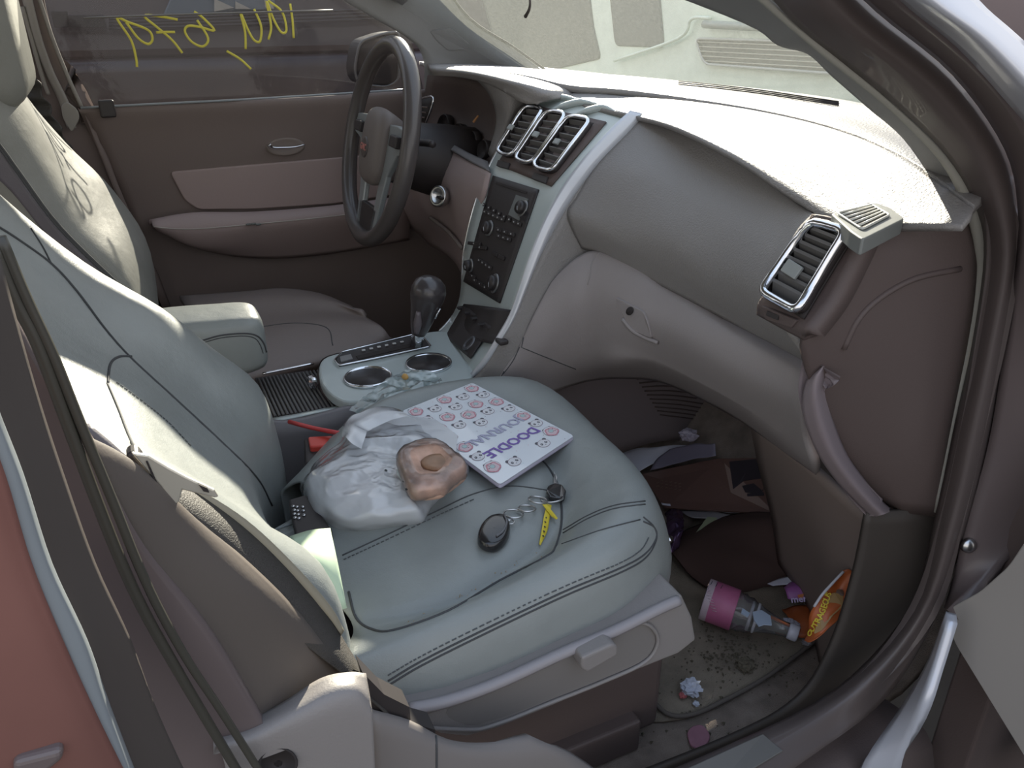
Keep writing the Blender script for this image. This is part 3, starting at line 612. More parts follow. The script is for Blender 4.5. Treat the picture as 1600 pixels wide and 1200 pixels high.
for q in ([(34, 190), (52, 235)], [(48, 200), (64, 245)]): seam(DSB, q, LEAD, ds, r=.0009, name='crease', n=2)
hb = box('headrest', U(-30, 55, 'y', .32), (.11, .26, .20), LEAD, ds, bev=.045, seg=6)
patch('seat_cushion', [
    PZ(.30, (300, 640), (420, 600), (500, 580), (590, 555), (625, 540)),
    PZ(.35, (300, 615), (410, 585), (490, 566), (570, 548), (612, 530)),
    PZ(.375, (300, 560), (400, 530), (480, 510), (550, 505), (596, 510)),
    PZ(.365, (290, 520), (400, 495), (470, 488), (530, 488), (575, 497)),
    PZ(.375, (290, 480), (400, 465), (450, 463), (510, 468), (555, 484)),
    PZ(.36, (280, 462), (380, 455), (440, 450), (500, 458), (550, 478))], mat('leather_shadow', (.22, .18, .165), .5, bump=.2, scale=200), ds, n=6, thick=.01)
box('seat_base', (.18, .42, .2), (.36, .42, .17), DARKER, ds, bev=.01)
CBS = bvh(bpy.data.objects['seat_cushion.001'])
seam(CBS, [(400, 512), (460, 505), (510, 512), (520, 540)], SEAM, ds, r=.001)
ar = thing('armrest', 'padded grey leather centre armrest between the front seats', 'armrest', (.05, .08, .40))
A0, A1 = .03, .14
arows = []
for x, s in ((-.14, 1), (-.06, 1), (.02, 1), (.09, 1), (.128, .94), (.146, .82), (.152, .55)):
    z0 = .462; h = .052*s; w_ = .056*min(1, s+.03); yc = .085; zt = z0-.028+(.015 if x < .09 else .01)
    arows.append([V((x, yc+w_*math.copysign(abs(math.cos(a))**.45, math.cos(a)), zt+h*math.copysign(abs(math.sin(a))**.5, math.sin(a)))) for a in [2*math.pi*i/16 for i in range(16)]])
arows.append([V((.153, .085, .444))]*16)
ap = patch('armrest_pad', arows, LEA, ar, n=3, nr=3, thick=0, cu=True)
ABV = bvh(ap)
seam(ABV, [(316, 532), (345, 524), (380, 521), (400, 524), (411, 535), (416, 550)], SEAM, ar, r=.0014)
seam(ABV, [(316, 536), (345, 528), (378, 525), (397, 528), (406, 538), (411, 552)], SEAM, ar, r=.0008)
box('armrest_hinge', (-.02, .085, .39), (.12, .05, .07), DARKER, ar, bev=.01)
db = thing('driver_belt', 'dark ruffled seat belt webbing behind the driver seat', 'seat belt', tuple(U(100, 250, 'y', .66)))
def ruf(v): return v+V((.004*math.sin(v.z*160), .006*math.sin(v.z*210), 0))
patch('webbing', [PY(.665, (20, 90), (38, 125), (55, 180), (78, 225), (110, 280), (135, 310)), PY(.66, (35, 90), (56, 122), (78, 170), (102, 215), (130, 268), (150, 300))], WEB, db, n=9, thick=.004, disp=ruf)

# ================================================================== DASHBOARD
da_ = thing('dashboard', 'dark dashboard with silver centre stack and sunlit top', 'dashboard', (.8, 0, .5))
top = patch('dash_top', [
    [U(655, 96, 'x', .80), U(720, 97, 'x', .85), U(800, 103, 'x', .9), U(872, 112, 'x', .93), U(960, 117, 'x', .95), U(1050, 125, 'x', .96), U(1200, 140, 'x', .94), U(1355, 163, 'x', .88), U(1460, 205, 'x', .80), U(1560, 280, 'x', .70)],
    [U(662, 98, 'x', .74), U(730, 99, 'x', .80), U(810, 106, 'x', .84), U(880, 118, 'x', .87), U(965, 124, 'x', .89), U(1055, 132, 'x', .90), U(1190, 150, 'x', .88), U(1325, 180, 'x', .82), U(1430, 222, 'x', .75), U(1540, 300, 'x', .67)],
    [U(668, 100, 'x', .68), U(735, 102, 'x', .72), U(815, 111, 'x', .76), U(885, 124, 'x', .80), U(968, 134, 'x', .83), U(1060, 146, 'x', .84), U(1185, 163, 'x', .82), U(1310, 190, 'x', .77), U(1420, 234, 'x', .71), U(1530, 312, 'x', .655)],
    [U(672, 103, 'x', .62), U(740, 106, 'x', .64), U(820, 118, 'x', .68), U(890, 134, 'x', .72), U(970, 140, 'x', .76), U(1065, 152, 'x', .79), U(1180, 170, 'x', .785), U(1300, 198, 'x', .745), U(1410, 244, 'x', .69), U(1522, 322, 'x', .64)],
    ], DASH, da_, n=5, thick=.01)
ft = patch('dash_upper_panel', [
    [U(885, 138, 'x', .735), U(970, 150, 'x', .755), U(1065, 157, 'x', .775), U(1180, 173, 'x', .78), U(1300, 201, 'x', .74), U(1410, 247, 'x', .685), U(1520, 325, 'x', .635)],
    [U(890, 155, 'x', .70), U(968, 165, 'x', .72), U(1050, 175, 'x', .73), U(1160, 200, 'x', .73), U(1280, 235, 'x', .70), U(1380, 280, 'x', .66), U(1515, 335, 'x', .625)],
    [U(920, 165, 'x', .69), U(1003, 184, 'x', .70), U(1068, 205, 'x', .69), U(1152, 250, 'x', .675), U(1240, 310, 'x', .64), U(1320, 350, 'x', .61), U(1500, 352, 'x', .61)]], DASH, da_, n=6, thick=.006)
FTB = bvh(ft); DTB = bvh(top)
# step between both, its shade put into a darker grey
patch('dash_step_shade', [[U(1110, 146, 'x', .86), U(1240, 160, 'x', .85), U(1340, 188, 'x', .80), U(1432, 226, 'x', .745)], [U(1110, 156, 'x', .85), U(1240, 170, 'x', .84), U(1330, 196, 'x', .79), U(1425, 236, 'x', .735)]], mat('step_grey', (.09, .10, .11), .6), da_, n=5)
for k in range(3): tube('defroster_slot', [hit(DTB, a, b+k*2.6, .0015) for a, b in ((1060, 128), (1120, 134), (1200, 144), (1310, 161))], .0012, CAV, da_, n=3, ns=6)
# driver side: hood over instruments
patch('cluster_hood', [
    [U(672, 102, 'x', .63), U(740, 105, 'x', .65), U(820, 117, 'x', .69), U(885, 134, 'x', .73), U(896, 150, 'x', .72)],
    [U(671, 106, 'x', .60), U(735, 112, 'x', .61), U(800, 126, 'x', .63), U(850, 142, 'x', .66), U(868, 155, 'x', .68)],
    [U(676, 118, 'x', .60), U(725, 122, 'x', .61), U(770, 135, 'x', .62), U(815, 160, 'x', .635), U(838, 162, 'x', .65)]], DASH, da_, n=5)
patch('cluster_cheek', [
    [U(740, 120, 'x', .615), U(800, 128, 'x', .63), U(862, 150, 'x', .69)],
    [U(765, 150, 'x', .63), U(797, 156, 'x', .63), U(832, 162, 'x', .68)],
    [U(775, 190, 'x', .645), U(788, 200, 'x', .63), U(799, 204, 'x', .65)],
    [U(762, 240, 'x', .64), U(767, 246, 'x', .62), U(776, 252, 'x', .63)]], DASH, da_, n=5)
clb = patch('instrument_recess', [
    [U(668, 118, 'x', .66), U(720, 120, 'x', .67), U(790, 140, 'x', .68)],
    [U(660, 170, 'x', .68), U(720, 180, 'x', .69), U(785, 200, 'x', .68)],
    [U(655, 210, 'x', .66), U(710, 228, 'x', .65), U(775, 262, 'x', .64)]], DARK, da_, n=4)
CLB = bvh(clb)
for a, b, w_ in ((700, 200, 22), (723, 212, 18), (745, 224, 17), (763, 236, 15)):
    c = hit(CLB, a, b, .002); r = w_/FPX*1.6
    lathe('gauge', c, (-1, -.1, .25), [(r, -.002), (r, .012), (r*.93, .014), (r*.9, .004), (0, .004)], DARKER, da_, n=28)
prism('gauge_needle', [U(738, 190, 'x', .655), U(740, 192, 'x', .655), U(747, 182, 'x', .655), U(746, 180, 'x', .655)], .002, mat('needle', (.6, .3, .12), .5), da_)
patch('cluster_trim', [
    [U(664, 212, 'x', .60), U(700, 222, 'x', .60), U(735, 240, 'x', .60), U(762, 252, 'x', .595)],
    [U(664, 220, 'x', .59), U(700, 232, 'x', .59), U(735, 252, 'x', .585), U(765, 268, 'x', .575)]], mat('clus_trim', (.15, .14, .14), .5), da_, n=4)
# knee panel, column
kn = patch('knee_panel', [
    [U(640, 205, 'x', .61), U(690, 225, 'x', .60), U(735, 250, 'x', .59), U(765, 270, 'x', .575)],
    [U(630, 280, 'x', .58), U(680, 290, 'x', .57), U(725, 300, 'x', .565), U(755, 310, 'x', .56)],
    [U(620, 340, 'x', .62), U(670, 350, 'x', .60), U(715, 360, 'x', .57), U(735, 370, 'x', .56)],
    [U(600, 385, 'x', .75), U(650, 378, 'x', .72), U(700, 400, 'x', .62), U(728, 440, 'x', .56)]], DOORL, da_, n=5)
tube('knee_edge', [U(672, 340, 'x', .575), U(700, 362, 'x', .57), U(722, 388, 'x', .565)], .004, DOORM, da_)
ig = lathe('ignition_lock', U(686, 307, 'x', .545), (-.85, -.45, .3), [(.020, -.01), (.021, .004), (.018, .007), (.013, .005), (.012, -.002), (0, -.002)], STEEL, da_, n=28)
prism('key_slot', [U(681, 308, 'x', .538), U(683, 306, 'x', .538), U(690, 310, 'x', .538), U(688, 313, 'x', .538)], .006, CAV, ig)
lv = patch('side_vent', [[U(652, 156, 'x', .60), U(663, 153, 'x', .61), U(677, 153, 'x', .61)], [U(648, 180, 'x', .60), U(660, 182, 'x', .60), U(668, 182, 'x', .60)], [U(645, 205, 'x', .60), U(652, 207, 'x', .60), U(658, 208, 'x', .60)]], CAV, da_, n=3)
tube('vent_frame', [U(652, 157, 'x', .595), U(665, 152, 'x', .595), U(677, 153, 'x', .595), U(672, 175, 'x', .59), U(658, 210, 'x', .585)], .0022, CHROME, lv)
for k in range(5): tube('slat', [U(648-k, 166+k*8, 'x', .593), U(668-k*2.3, 168+k*8, 'x', .593)], .0018, DARK, lv, n=1)

# ---- centre stack
bz = patch('centre_bezel', [
    [U(905, 143, 'y', .12), U(950, 152, 'y', 0), U(1003, 178, 'y', -.14)],
    [U(868, 148, 'y', .135), U(915, 160, 'y', 0), U(985, 192, 'y', -.14)],
    [U(832, 160, 'y', .135), U(892, 182, 'y', 0), U(960, 215, 'y', -.14)],
    [U(800, 198, 'y', .135), U(856, 228, 'y', 0), U(915, 262, 'y', -.14)],
    [U(775, 240, 'y', .135), U(826, 270, 'y', 0), U(882, 305, 'y', -.14)],
    [U(752, 290, 'y', .135), U(802, 322, 'y', 0), U(856, 360, 'y', -.14)],
    [U(736, 340, 'y', .135), U(784, 375, 'y', 0), U(832, 412, 'y', -.14)],
    [U(726, 385, 'y', .135), U(768, 425, 'y', 0), U(812, 466, 'y', -.14)],
    [U(722, 430, 'y', .135), U(758, 470, 'y', 0), U(797, 508, 'y', -.14)],
    [U(716, 472, 'y', .13), U(745, 508, 'y', 0), U(778, 542, 'y', -.135)],
    [U(700, 503, 'y', .12), U(722, 535, 'y', 0), U(752, 570, 'y', -.12)],
    [U(685, 520, 'y', .115), U(712, 550, 'y', 0), U(735, 588, 'y', -.10)]], SILV, da_, n=5, nr=4, thick=.01)
ZB = bvh(bz)
# bright outer rail of the bezel
patch('bezel_rail', [
    [U(985, 172, 'y', -.145), U(960, 195, 'y', -.147), U(915, 243, 'y', -.147), U(880, 290, 'y', -.147), U(852, 340, 'y', -.147), U(830, 392, 'y', -.147), U(812, 445, 'y', -.147), U(796, 490, 'y', -.147), U(778, 522, 'y', -.142), U(755, 560, 'y', -.135), U(735, 583, 'y', -.12)],
    [U(1003, 177, 'y', -.152), U(980, 204, 'y', -.154), U(932, 252, 'y', -.154), U(895, 300, 'y', -.154), U(864, 350, 'y', -.154), U(840, 402, 'y', -.154), U(820, 452, 'y', -.154), U(803, 495, 'y', -.154), U(784, 528, 'y', -.15), U(760, 566, 'y', -.14), U(738, 588, 'y', -.125)],
    [U(1010, 181, 'y', -.15), U(988, 207, 'y', -.15), U(940, 256, 'y', -.15), U(902, 303, 'y', -.15), U(870, 354, 'y', -.15), U(844, 404, 'y', -.15), U(823, 455, 'y', -.15), U(806, 497, 'y', -.15), U(786, 530, 'y', -.147), U(762, 570, 'y', -.137), U(740, 592, 'y', -.12)]], mat('rail_bright', (.60, .62, .66), .3, metal=.3, coat=.3), da_, n=4)
tube('bezel_edge', [U(868, 148, 'y', .14), U(822, 165, 'y', .14), U(775, 240, 'y', .14), U(752, 290, 'y', .14), U(736, 340, 'y', .14), U(725, 390, 'y', .14), U(722, 430, 'y', .138), U(722, 455, 'y', .135), U(716, 480, 'y', .13), U(700, 503, 'y', .12), U(686, 518, 'y', .115)], .0022, CHROME, da_)
patch('stack_cap', [[U(880, 138, 'x', .76), U(960, 140, 'x', .80), U(1060, 152, 'x', .80), U(1172, 166, 'x', .80)],
    [U(865, 147, 'x', .72), U(950, 158, 'x', .74), U(1060, 160, 'x', .785), U(1178, 168, 'x', .795)],
    [U(900, 152, 'x', .71), U(1000, 176, 'x', .715), U(1080, 172, 'x', .765), U(1182, 170, 'x', .79)],
    [U(905, 156, 'x', .70), U(1006, 182, 'x', .705), U(1085, 177, 'x', .76), U(1182, 173, 'x', .785)]], SILV, da_, n=5, thick=.004)
# panel around vents
mdecal('vent_surround', ZB, [(836, 166), (948, 192), (862, 292), (778, 258)], .003, DARK, da_, 6, 8)
VENTS = [((826, 172), (856, 176), (807, 250), (782, 242)), ((860, 180), (892, 184), (838, 262), (810, 254)), ((894, 188), (930, 194), (868, 276), (838, 265))]
SLAT = mat('slat_grey', (.13, .125, .12), .4)
def vent(B, q, n, tabat, parent, h=.012, fr_r=.0035, depth=.014, label=None, tabw=.010, sl=.0015):
    a, b, c, d = q
    v = mdecal('air_vent', B, q, .003, CAV, parent, 4, 8, thick=.002)
    L = lambda t: (a[0]+(d[0]-a[0])*t, a[1]+(d[1]-a[1])*t); R = lambda t: (b[0]+(c[0]-b[0])*t, b[1]+(c[1]-b[1])*t)
    cs = rounded([V((x, y, 0)) for x, y in q], 13, 4); loop = []
    for i in range(len(cs)):
        e0, e1 = cs[i], cs[(i+1) % len(cs)]; m_ = max(1, int((e1-e0).length/9))
        loop += [hit(B, e0.x+(e1.x-e0.x)*k/m_, e0.y+(e1.y-e0.y)*k/m_, h) for k in range(m_)]
    tube('vent_frame', loop, fr_r, CHROME, v, closed=True, n=1, ns=10)
    wall = [p for p in loop]; inn = []
    patch('vent_wall', [loop, [p+(hit(B, *(L(.5)), 0)-hit(B, *(L(.5)), h)) for p in loop]], DARKER, v, n=1, nr=1, thick=.001, cu=True)
    for k in range(n):
        t = (k+.7)/(n+.4); l = L(t); r = R(t); l = (l[0]+(r[0]-l[0])*.07, l[1]+(r[1]-l[1])*.07); r2 = (l[0]+(r[0]-l[0])*.93, l[1]+(r[1]-l[1])*.93)
        p0, n0 = hn(B, *l); p1, n1 = hn(B, *r2); dn = (hit(B, *L(min(1, t+.08)))-hit(B, *L(t))).normalized()
        w0 = (n0*.8-dn*.6).normalized()
        A = p0+n0*h*.15; Bp = p1+n1*h*.15; M_ = (A+Bp)/2+n0*.0
        vs = []
        for p in (A, Bp):
            for s_, tt in ((0, -1), (1, -1), (1, 1), (0, 1)): vs.append(p+w0*(depth*.62*s_)+dn*(sl*.5*tt))
        link('slat', vs, [(0, 1, 2, 3), (7, 6, 5, 4), (0, 4, 5, 1), (1, 5, 6, 2), (2, 6, 7, 3), (3, 7, 4, 0)], SLAT, v, False)
    if tabat:
        p, nn = hn(B, *tabat); dn = (hit(B, *L(.7))-hit(B, *L(.3))).normalized(); sd_ = nn.cross(dn)
        box('vent_tab', p+nn*h*1.15, (tabw*1.5, tabw, .004), mat('tab_grey', (.30, .32, .31), .4), v, bev=.0012, ax=(sd_, dn, nn))
    return v
vent(ZB, VENTS[0], 7, (806, 206), da_); vent(ZB, VENTS[1], 7, (845, 218), da_); vent(ZB, VENTS[2], 7, (878, 230), da_)
# chrome ridges sweeping back over the vents
for q in (((830, 168), (850, 160), (880, 156), (905, 160)), ((862, 176), (885, 168), (910, 163), (935, 167)), ((898, 184), (920, 176), (945, 172), (965, 180))):
    tube('vent_crest', onto(ZB, q, .004), [.003, .006, .006, .002], SILV, da_, n=4)
# hazard buttons below vents
for q in (((782, 252), (800, 257), (797, 266), (779, 261)), ((838, 272), (860, 279), (856, 289), (834, 281))):
    decal('stack_button', ZB, q, .006, DARKER, da_, bev=.001)
# radio & climate
rad = mdecal('radio_panel', ZB, [(772, 275), (843, 297), (782, 474), (726, 440)], .003, DARKER, da_, 6, 10)
RB = bvh(rad)
rm = mat('radio_glass', (.03, .028, .03), .15)
decal('radio_display', RB, [(757, 296), (806, 312), (800, 330), (752, 313)], .002, rm, rad)
decal('disc_slot', RB, [(776, 284), (824, 300), (823, 303), (775, 287)], .001, CAV, rad)
decal('radio_reflector', RB, [(808, 305), (826, 311), (812, 345), (796, 336)], .0025, mat('radio_grey', (.16, .17, .165), .4), rad)
MK = mat('button_mark', (.42, .42, .42), .5); BTN = mat('button_dark', (.035, .03, .03), .4)
def knob(px, py, r, h=.012, ring_=True, m=BTN):
    p, nn = hn(RB, px, py); k = lathe('knob', p, nn, [(r, 0), (r, h*.7), (r*.85, h), (0, h)], m, rad, n=24)
    if ring_: lathe('knob_ring', p, nn, [(r*1.25, 0), (r*1.3, .002), (r*1.15, .003)], mat('ring_dim', (.25, .25, .25), .3, metal=.6), rad, n=24)
    p2 = p+nn*(h+.0005); u = nn.orthogonal().normalized(); tube('knob_mark', [p2, p2+u*r*.7], .0006, MK, rad, n=1, ns=4)
knob(818, 326, .011); knob(765, 357, .011); knob(774, 443, .013); knob(736, 415, .010)
def btnrow(a, b, n, w=.011, h=.006, mk=True):
    pa, na = hn(RB, *a); pb, nb = hn(RB, *b); d = (pb-pa).normalized()
    for i in range(n):
        t = (i+.5)/n; p, nn = hn(RB, a[0]+(b[0]-a[0])*t, a[1]+(b[1]-a[1])*t); up_ = nn.cross(d)
        k = box('button', p+nn*.002, ((pb-pa).length/n*.86, h, .003), BTN, rad, bev=.0006, ax=(d, up_, nn))
        if mk: box('button_print', p+nn*.0037, (.004, .0022, .0003), MK, k, bev=0, ax=(d, up_, nn))
btnrow((754, 318), (802, 346), 6); btnrow((802, 346), (816, 352), 2); btnrow((778, 368), (800, 376), 3); btnrow((738, 378), (756, 390), 2); btnrow((748, 405), (770, 420), 4); btnrow((740, 435), (764, 452), 3); btnrow((735, 428), (745, 434), 1)
btnrow((770, 395), (790, 405), 2, mk=False); btnrow((776, 358), (806, 368), 3); btnrow((756, 330), (790, 345), 5)
lo_ = mdecal('lower_switch_panel', ZB, [(716, 466), (772, 512), (738, 562), (688, 520)], .003, DARKER, da_, 5, 5)
LB = bvh(lo_)
for a in ((722, 482), (733, 490), (744, 499), (755, 508)):
    p, nn = hn(LB, *a); box('switch_key', p+nn*.003, (.012, .009, .004), BTN, lo_, bev=.001); box('switch_print', p+nn*.0055, (.003, .003, .0005), MK, lo_, bev=0)
p, nn = hn(LB, 735, 538); lathe('power_socket', p, nn, [(.014, 0), (.015, .004), (.011, .006), (.010, .002), (0, .002)], mat('sock', (.16, .16, .17), .3, metal=.5), lo_, n=24)
p, nn = hn(LB, 750, 548); box('socket_cover', p+nn*.004, (.016, .02, .008), DARKER, lo_, bev=.003)

# ---- passenger dash face
face = patch('airbag_panel', [
    [U(1004, 182, 'y', -.15), U(1050, 196, 'y', -.21), U(1115, 229, 'y', -.31), U(1190, 274, 'y', -.43), U(1246, 316, 'y', -.54), U(1275, 338, 'y', -.61)],
    [U(975, 210, 'y', -.15), U(1030, 226, 'y', -.215), U(1100, 262, 'y', -.315), U(1170, 305, 'y', -.43), U(1225, 350, 'y', -.545), U(1250, 380, 'y', -.62)],
    [U(930, 258, 'y', -.15), U(990, 272, 'y', -.22), U(1065, 308, 'y', -.32), U(1140, 355, 'y', -.44), U(1200, 405, 'y', -.56), U(1222, 430, 'y', -.62)],
    [U(897, 308, 'y', -.15), U(960, 325, 'y', -.22), U(1040, 362, 'y', -.33), U(1120, 412, 'y', -.45), U(1190, 465, 'y', -.58), U(1205, 480, 'y', -.62)],
    [U(886, 338, 'y', -.155), U(945, 365, 'y', -.22), U(1035, 405, 'y', -.335), U(1120, 458, 'y', -.46), U(1200, 515, 'y', -.59), U(1255, 550, 'y', -.70)],
    [U(908, 388, 'y', -.165), U(945, 402, 'y', -.21), U(1040, 450, 'y', -.335), U(1130, 498, 'y', -.46), U(1215, 542, 'y', -.59), U(1285, 580, 'y', -.71)]], DASH, da_, n=7, thick=.006)
FB = bvh(face)
ds2 = patch('stack_side_panel', [
    [U(1000, 186, 'y', -.152), U(935, 256, 'y', -.152), U(898, 305, 'y', -.152), U(868, 356, 'y', -.152), U(842, 406, 'y', -.152), U(820, 458, 'y', -.152), U(802, 500, 'y', -.152), U(782, 534, 'y', -.149), U(758, 572, 'y', -.139), U(735, 594, 'y', -.125), U(690, 612, 'y', -.12), U(640, 632, 'y', -.12)],
    [U(1010, 200, 'y', -.155), U(950, 270, 'y', -.157), U(915, 330, 'y', -.16), U(895, 385, 'y', -.16), U(872, 425, 'y', -.16), U(848, 460, 'y', -.16), U(828, 500, 'y', -.16), U(808, 540, 'y', -.158), U(782, 582, 'y', -.15), U(758, 606, 'y', -.14), U(705, 632, 'y', -.14), U(650, 650, 'y', -.14)],
    [U(1015, 220, 'y', -.15), U(975, 300, 'y', -.16), U(950, 360, 'y', -.17), U(925, 402, 'y', -.17), U(895, 425, 'y', -.165), U(868, 460, 'y', -.165), U(842, 505, 'y', -.162), U(820, 550, 'y', -.16), U(792, 595, 'y', -.155), U(765, 622, 'y', -.15), U(710, 650, 'y', -.15), U(655, 670, 'y', -.15)]], DASH, da_, n=4, thick=.006)
# glove box
gb = patch('glove_box', [
    [U(862, 440, 'y', -.165), U(880, 420, 'y', -.17), U(905, 400, 'y', -.18), U(935, 393, 'y', -.20), U(1000, 420, 'y', -.28), U(1060, 452, 'y', -.35), U(1180, 518, 'y', -.51), U(1245, 552, 'y', -.60), U(1285, 574, 'y', -.66)],
    [U(845, 470, 'y', -.165), U(872, 450, 'y', -.18), U(900, 432, 'y', -.195), U(935, 425, 'y', -.22), U(1000, 447, 'y', -.30), U(1055, 475, 'y', -.37), U(1165, 538, 'y', -.53), U(1232, 575, 'y', -.62), U(1262, 598, 'y', -.67)],
    [U(828, 505, 'y', -.165), U(860, 492, 'y', -.18), U(890, 478, 'y', -.20), U(930, 470, 'y', -.23), U(990, 492, 'y', -.31), U(1045, 518, 'y', -.38), U(1150, 580, 'y', -.53), U(1220, 615, 'y', -.62), U(1254, 632, 'y', -.67)],
    [U(808, 548, 'y', -.16), U(845, 540, 'y', -.175), U(880, 530, 'y', -.19), U(920, 525, 'y', -.22), U(975, 538, 'y', -.29), U(1040, 562, 'y', -.36), U(1150, 622, 'y', -.51), U(1222, 660, 'y', -.60), U(1258, 682, 'y', -.66)],
    [U(778, 600, 'y', -.155), U(820, 594, 'y', -.16), U(862, 580, 'y', -.17), U(915, 571, 'y', -.20), U(965, 568, 'y', -.27), U(1030, 574, 'y', -.33), U(1140, 628, 'y', -.48), U(1225, 692, 'y', -.58), U(1272, 728, 'y', -.665)],
    [U(790, 640, 'y', -.155), U(830, 630, 'y', -.155), U(868, 612, 'y', -.155), U(920, 596, 'y', -.16), U(975, 592, 'y', -.20), U(1040, 600, 'y', -.26), U(1140, 648, 'y', -.40), U(1215, 700, 'y', -.50), U(1275, 742, 'y', -.60)]], GLOVE, da_, n=6, thick=.008)
GBB = bvh(gb)
seam(GBB, [(938, 394), (926, 408), (922, 430), (918, 445)], mat('gl_seam', (.30, .28, .27), .5), da_, r=.0010)
seam(GBB, [(808, 540), (850, 557), (900, 577)], SEAM, da_, r=.0008); seam(GBB, [(812, 542), (800, 566), (780, 592)], SEAM, da_, r=.0008)
lt = decal('glove_box_latch', GBB, [(963, 464), (1008, 487), (1016, 505), (1022, 528), (985, 512)], .004, GLOVE, da_, bev=.002, rnd=.006)
p, nn = hn(GBB, 987, 486); lathe('latch_lock', p+nn*.0035, nn, [(.0075, 0), (.007, .0015), (0, .0015)], CAV, lt, n=20, sx=.75)
tube('latch_lip', onto(GBB, [(975, 498), (990, 515), (1010, 526), (1030, 534)], .003), .003, GLOVE, lt)
patch('dash_end_cap', [
    [U(1280, 574, 'y', -.70), U(1262, 590, 'y', -.70), U(1254, 620, 'y', -.70), U(1258, 660, 'y', -.70), U(1278, 710, 'y', -.70), U(1310, 756, 'y', -.70), U(1345, 792, 'y', -.70), U(1362, 808, 'y', -.70)],
    [U(1286, 572, 'y', -.715), U(1278, 590, 'y', -.715), U(1275, 620, 'y', -.715), U(1285, 665, 'y', -.715), U(1304, 712, 'y', -.715), U(1335, 756, 'y', -.715), U(1365, 790, 'y', -.715), U(1380, 804, 'y', -.715)],
    [U(1292, 572, 'y', -.70), U(1297, 590, 'y', -.70), U(1294, 620, 'y', -.70), U(1305, 665, 'y', -.70), U(1325, 712, 'y', -.70), U(1352, 750, 'y', -.70), U(1378, 782, 'y', -.70), U(1396, 797, 'y', -.70)]], GLOVE2, da_, n=5, thick=.02)
# dark side of the dash by the door
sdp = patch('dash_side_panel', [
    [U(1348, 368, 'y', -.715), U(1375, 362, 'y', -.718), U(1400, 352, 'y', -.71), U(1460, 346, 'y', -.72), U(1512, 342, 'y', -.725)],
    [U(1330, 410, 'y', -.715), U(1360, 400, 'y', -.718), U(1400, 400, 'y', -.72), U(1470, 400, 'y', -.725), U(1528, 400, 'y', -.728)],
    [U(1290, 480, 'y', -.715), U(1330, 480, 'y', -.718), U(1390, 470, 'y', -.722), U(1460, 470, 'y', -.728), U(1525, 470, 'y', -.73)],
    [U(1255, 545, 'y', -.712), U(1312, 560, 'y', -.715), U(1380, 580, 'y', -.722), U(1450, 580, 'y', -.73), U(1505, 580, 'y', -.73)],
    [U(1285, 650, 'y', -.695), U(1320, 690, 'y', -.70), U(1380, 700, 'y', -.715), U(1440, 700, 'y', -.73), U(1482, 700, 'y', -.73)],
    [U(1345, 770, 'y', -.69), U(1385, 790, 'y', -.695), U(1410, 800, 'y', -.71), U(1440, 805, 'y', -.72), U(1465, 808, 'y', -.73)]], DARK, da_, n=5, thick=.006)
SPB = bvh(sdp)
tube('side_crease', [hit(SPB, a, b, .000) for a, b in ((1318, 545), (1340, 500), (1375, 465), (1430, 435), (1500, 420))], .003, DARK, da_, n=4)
# right vent
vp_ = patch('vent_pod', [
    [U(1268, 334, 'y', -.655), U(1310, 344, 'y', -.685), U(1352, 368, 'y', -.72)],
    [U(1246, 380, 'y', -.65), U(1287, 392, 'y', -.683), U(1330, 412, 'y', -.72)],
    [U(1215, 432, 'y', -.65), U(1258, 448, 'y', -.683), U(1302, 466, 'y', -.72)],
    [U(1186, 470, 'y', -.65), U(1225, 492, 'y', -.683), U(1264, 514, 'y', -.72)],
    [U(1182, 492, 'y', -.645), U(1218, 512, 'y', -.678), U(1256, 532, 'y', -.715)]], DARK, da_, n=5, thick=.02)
VB = bvh(vp_)
vent(VB, ((1284, 348), (1338, 368), (1258, 500), (1198, 466)), 9, (1253, 430), da_, h=.014, fr_r=.0042, depth=.022, tabw=.013, sl=.003)
decal('tag_plate', VB, [(1192, 478), (1248, 503), (1240, 512), (1200, 497)], .003, DARK, da_, bev=.001)
decal('tag_mark', VB, [(1203, 486), (1222, 494), (1220, 499), (1202, 491)], .004, DARKER, da_)
# small defogger grille on top
ZG = .768
def GP(h, q): return [U(x, y, 'z', ZG+h) for x, y in q]
gr = prism('defogger_grille', GP(0, [(1298, 333), (1366, 316), (1386, 320), (1414, 341), (1372, 362), (1348, 374), (1330, 362)]), .014, mat('grille_silver', (.20, .21, .2), .45, metal=.1), da_, bev=.003, rnd=.006)
GQ = [(1308, 333), (1362, 320), (1390, 336), (1347, 358)]
prism('grille_opening', GP(.0008, GQ), .002, CAV, gr, rnd=.005)
tube('grille_rim', rounded(GP(.0012, GQ), .005), .0012, mat('rimlite', (.6, .6, .55), .3), gr, closed=True, n=1, ns=6)
for k in range(5):
    t = (k+.8)/5.8; tube('grille_bar', GP(.0012, [(1308+40*t, 333+24*t), (1361+26*t, 320+16*t)]), .0011, mat('rimlite', (.6, .6, .55), .3), gr, n=1, ns=6)

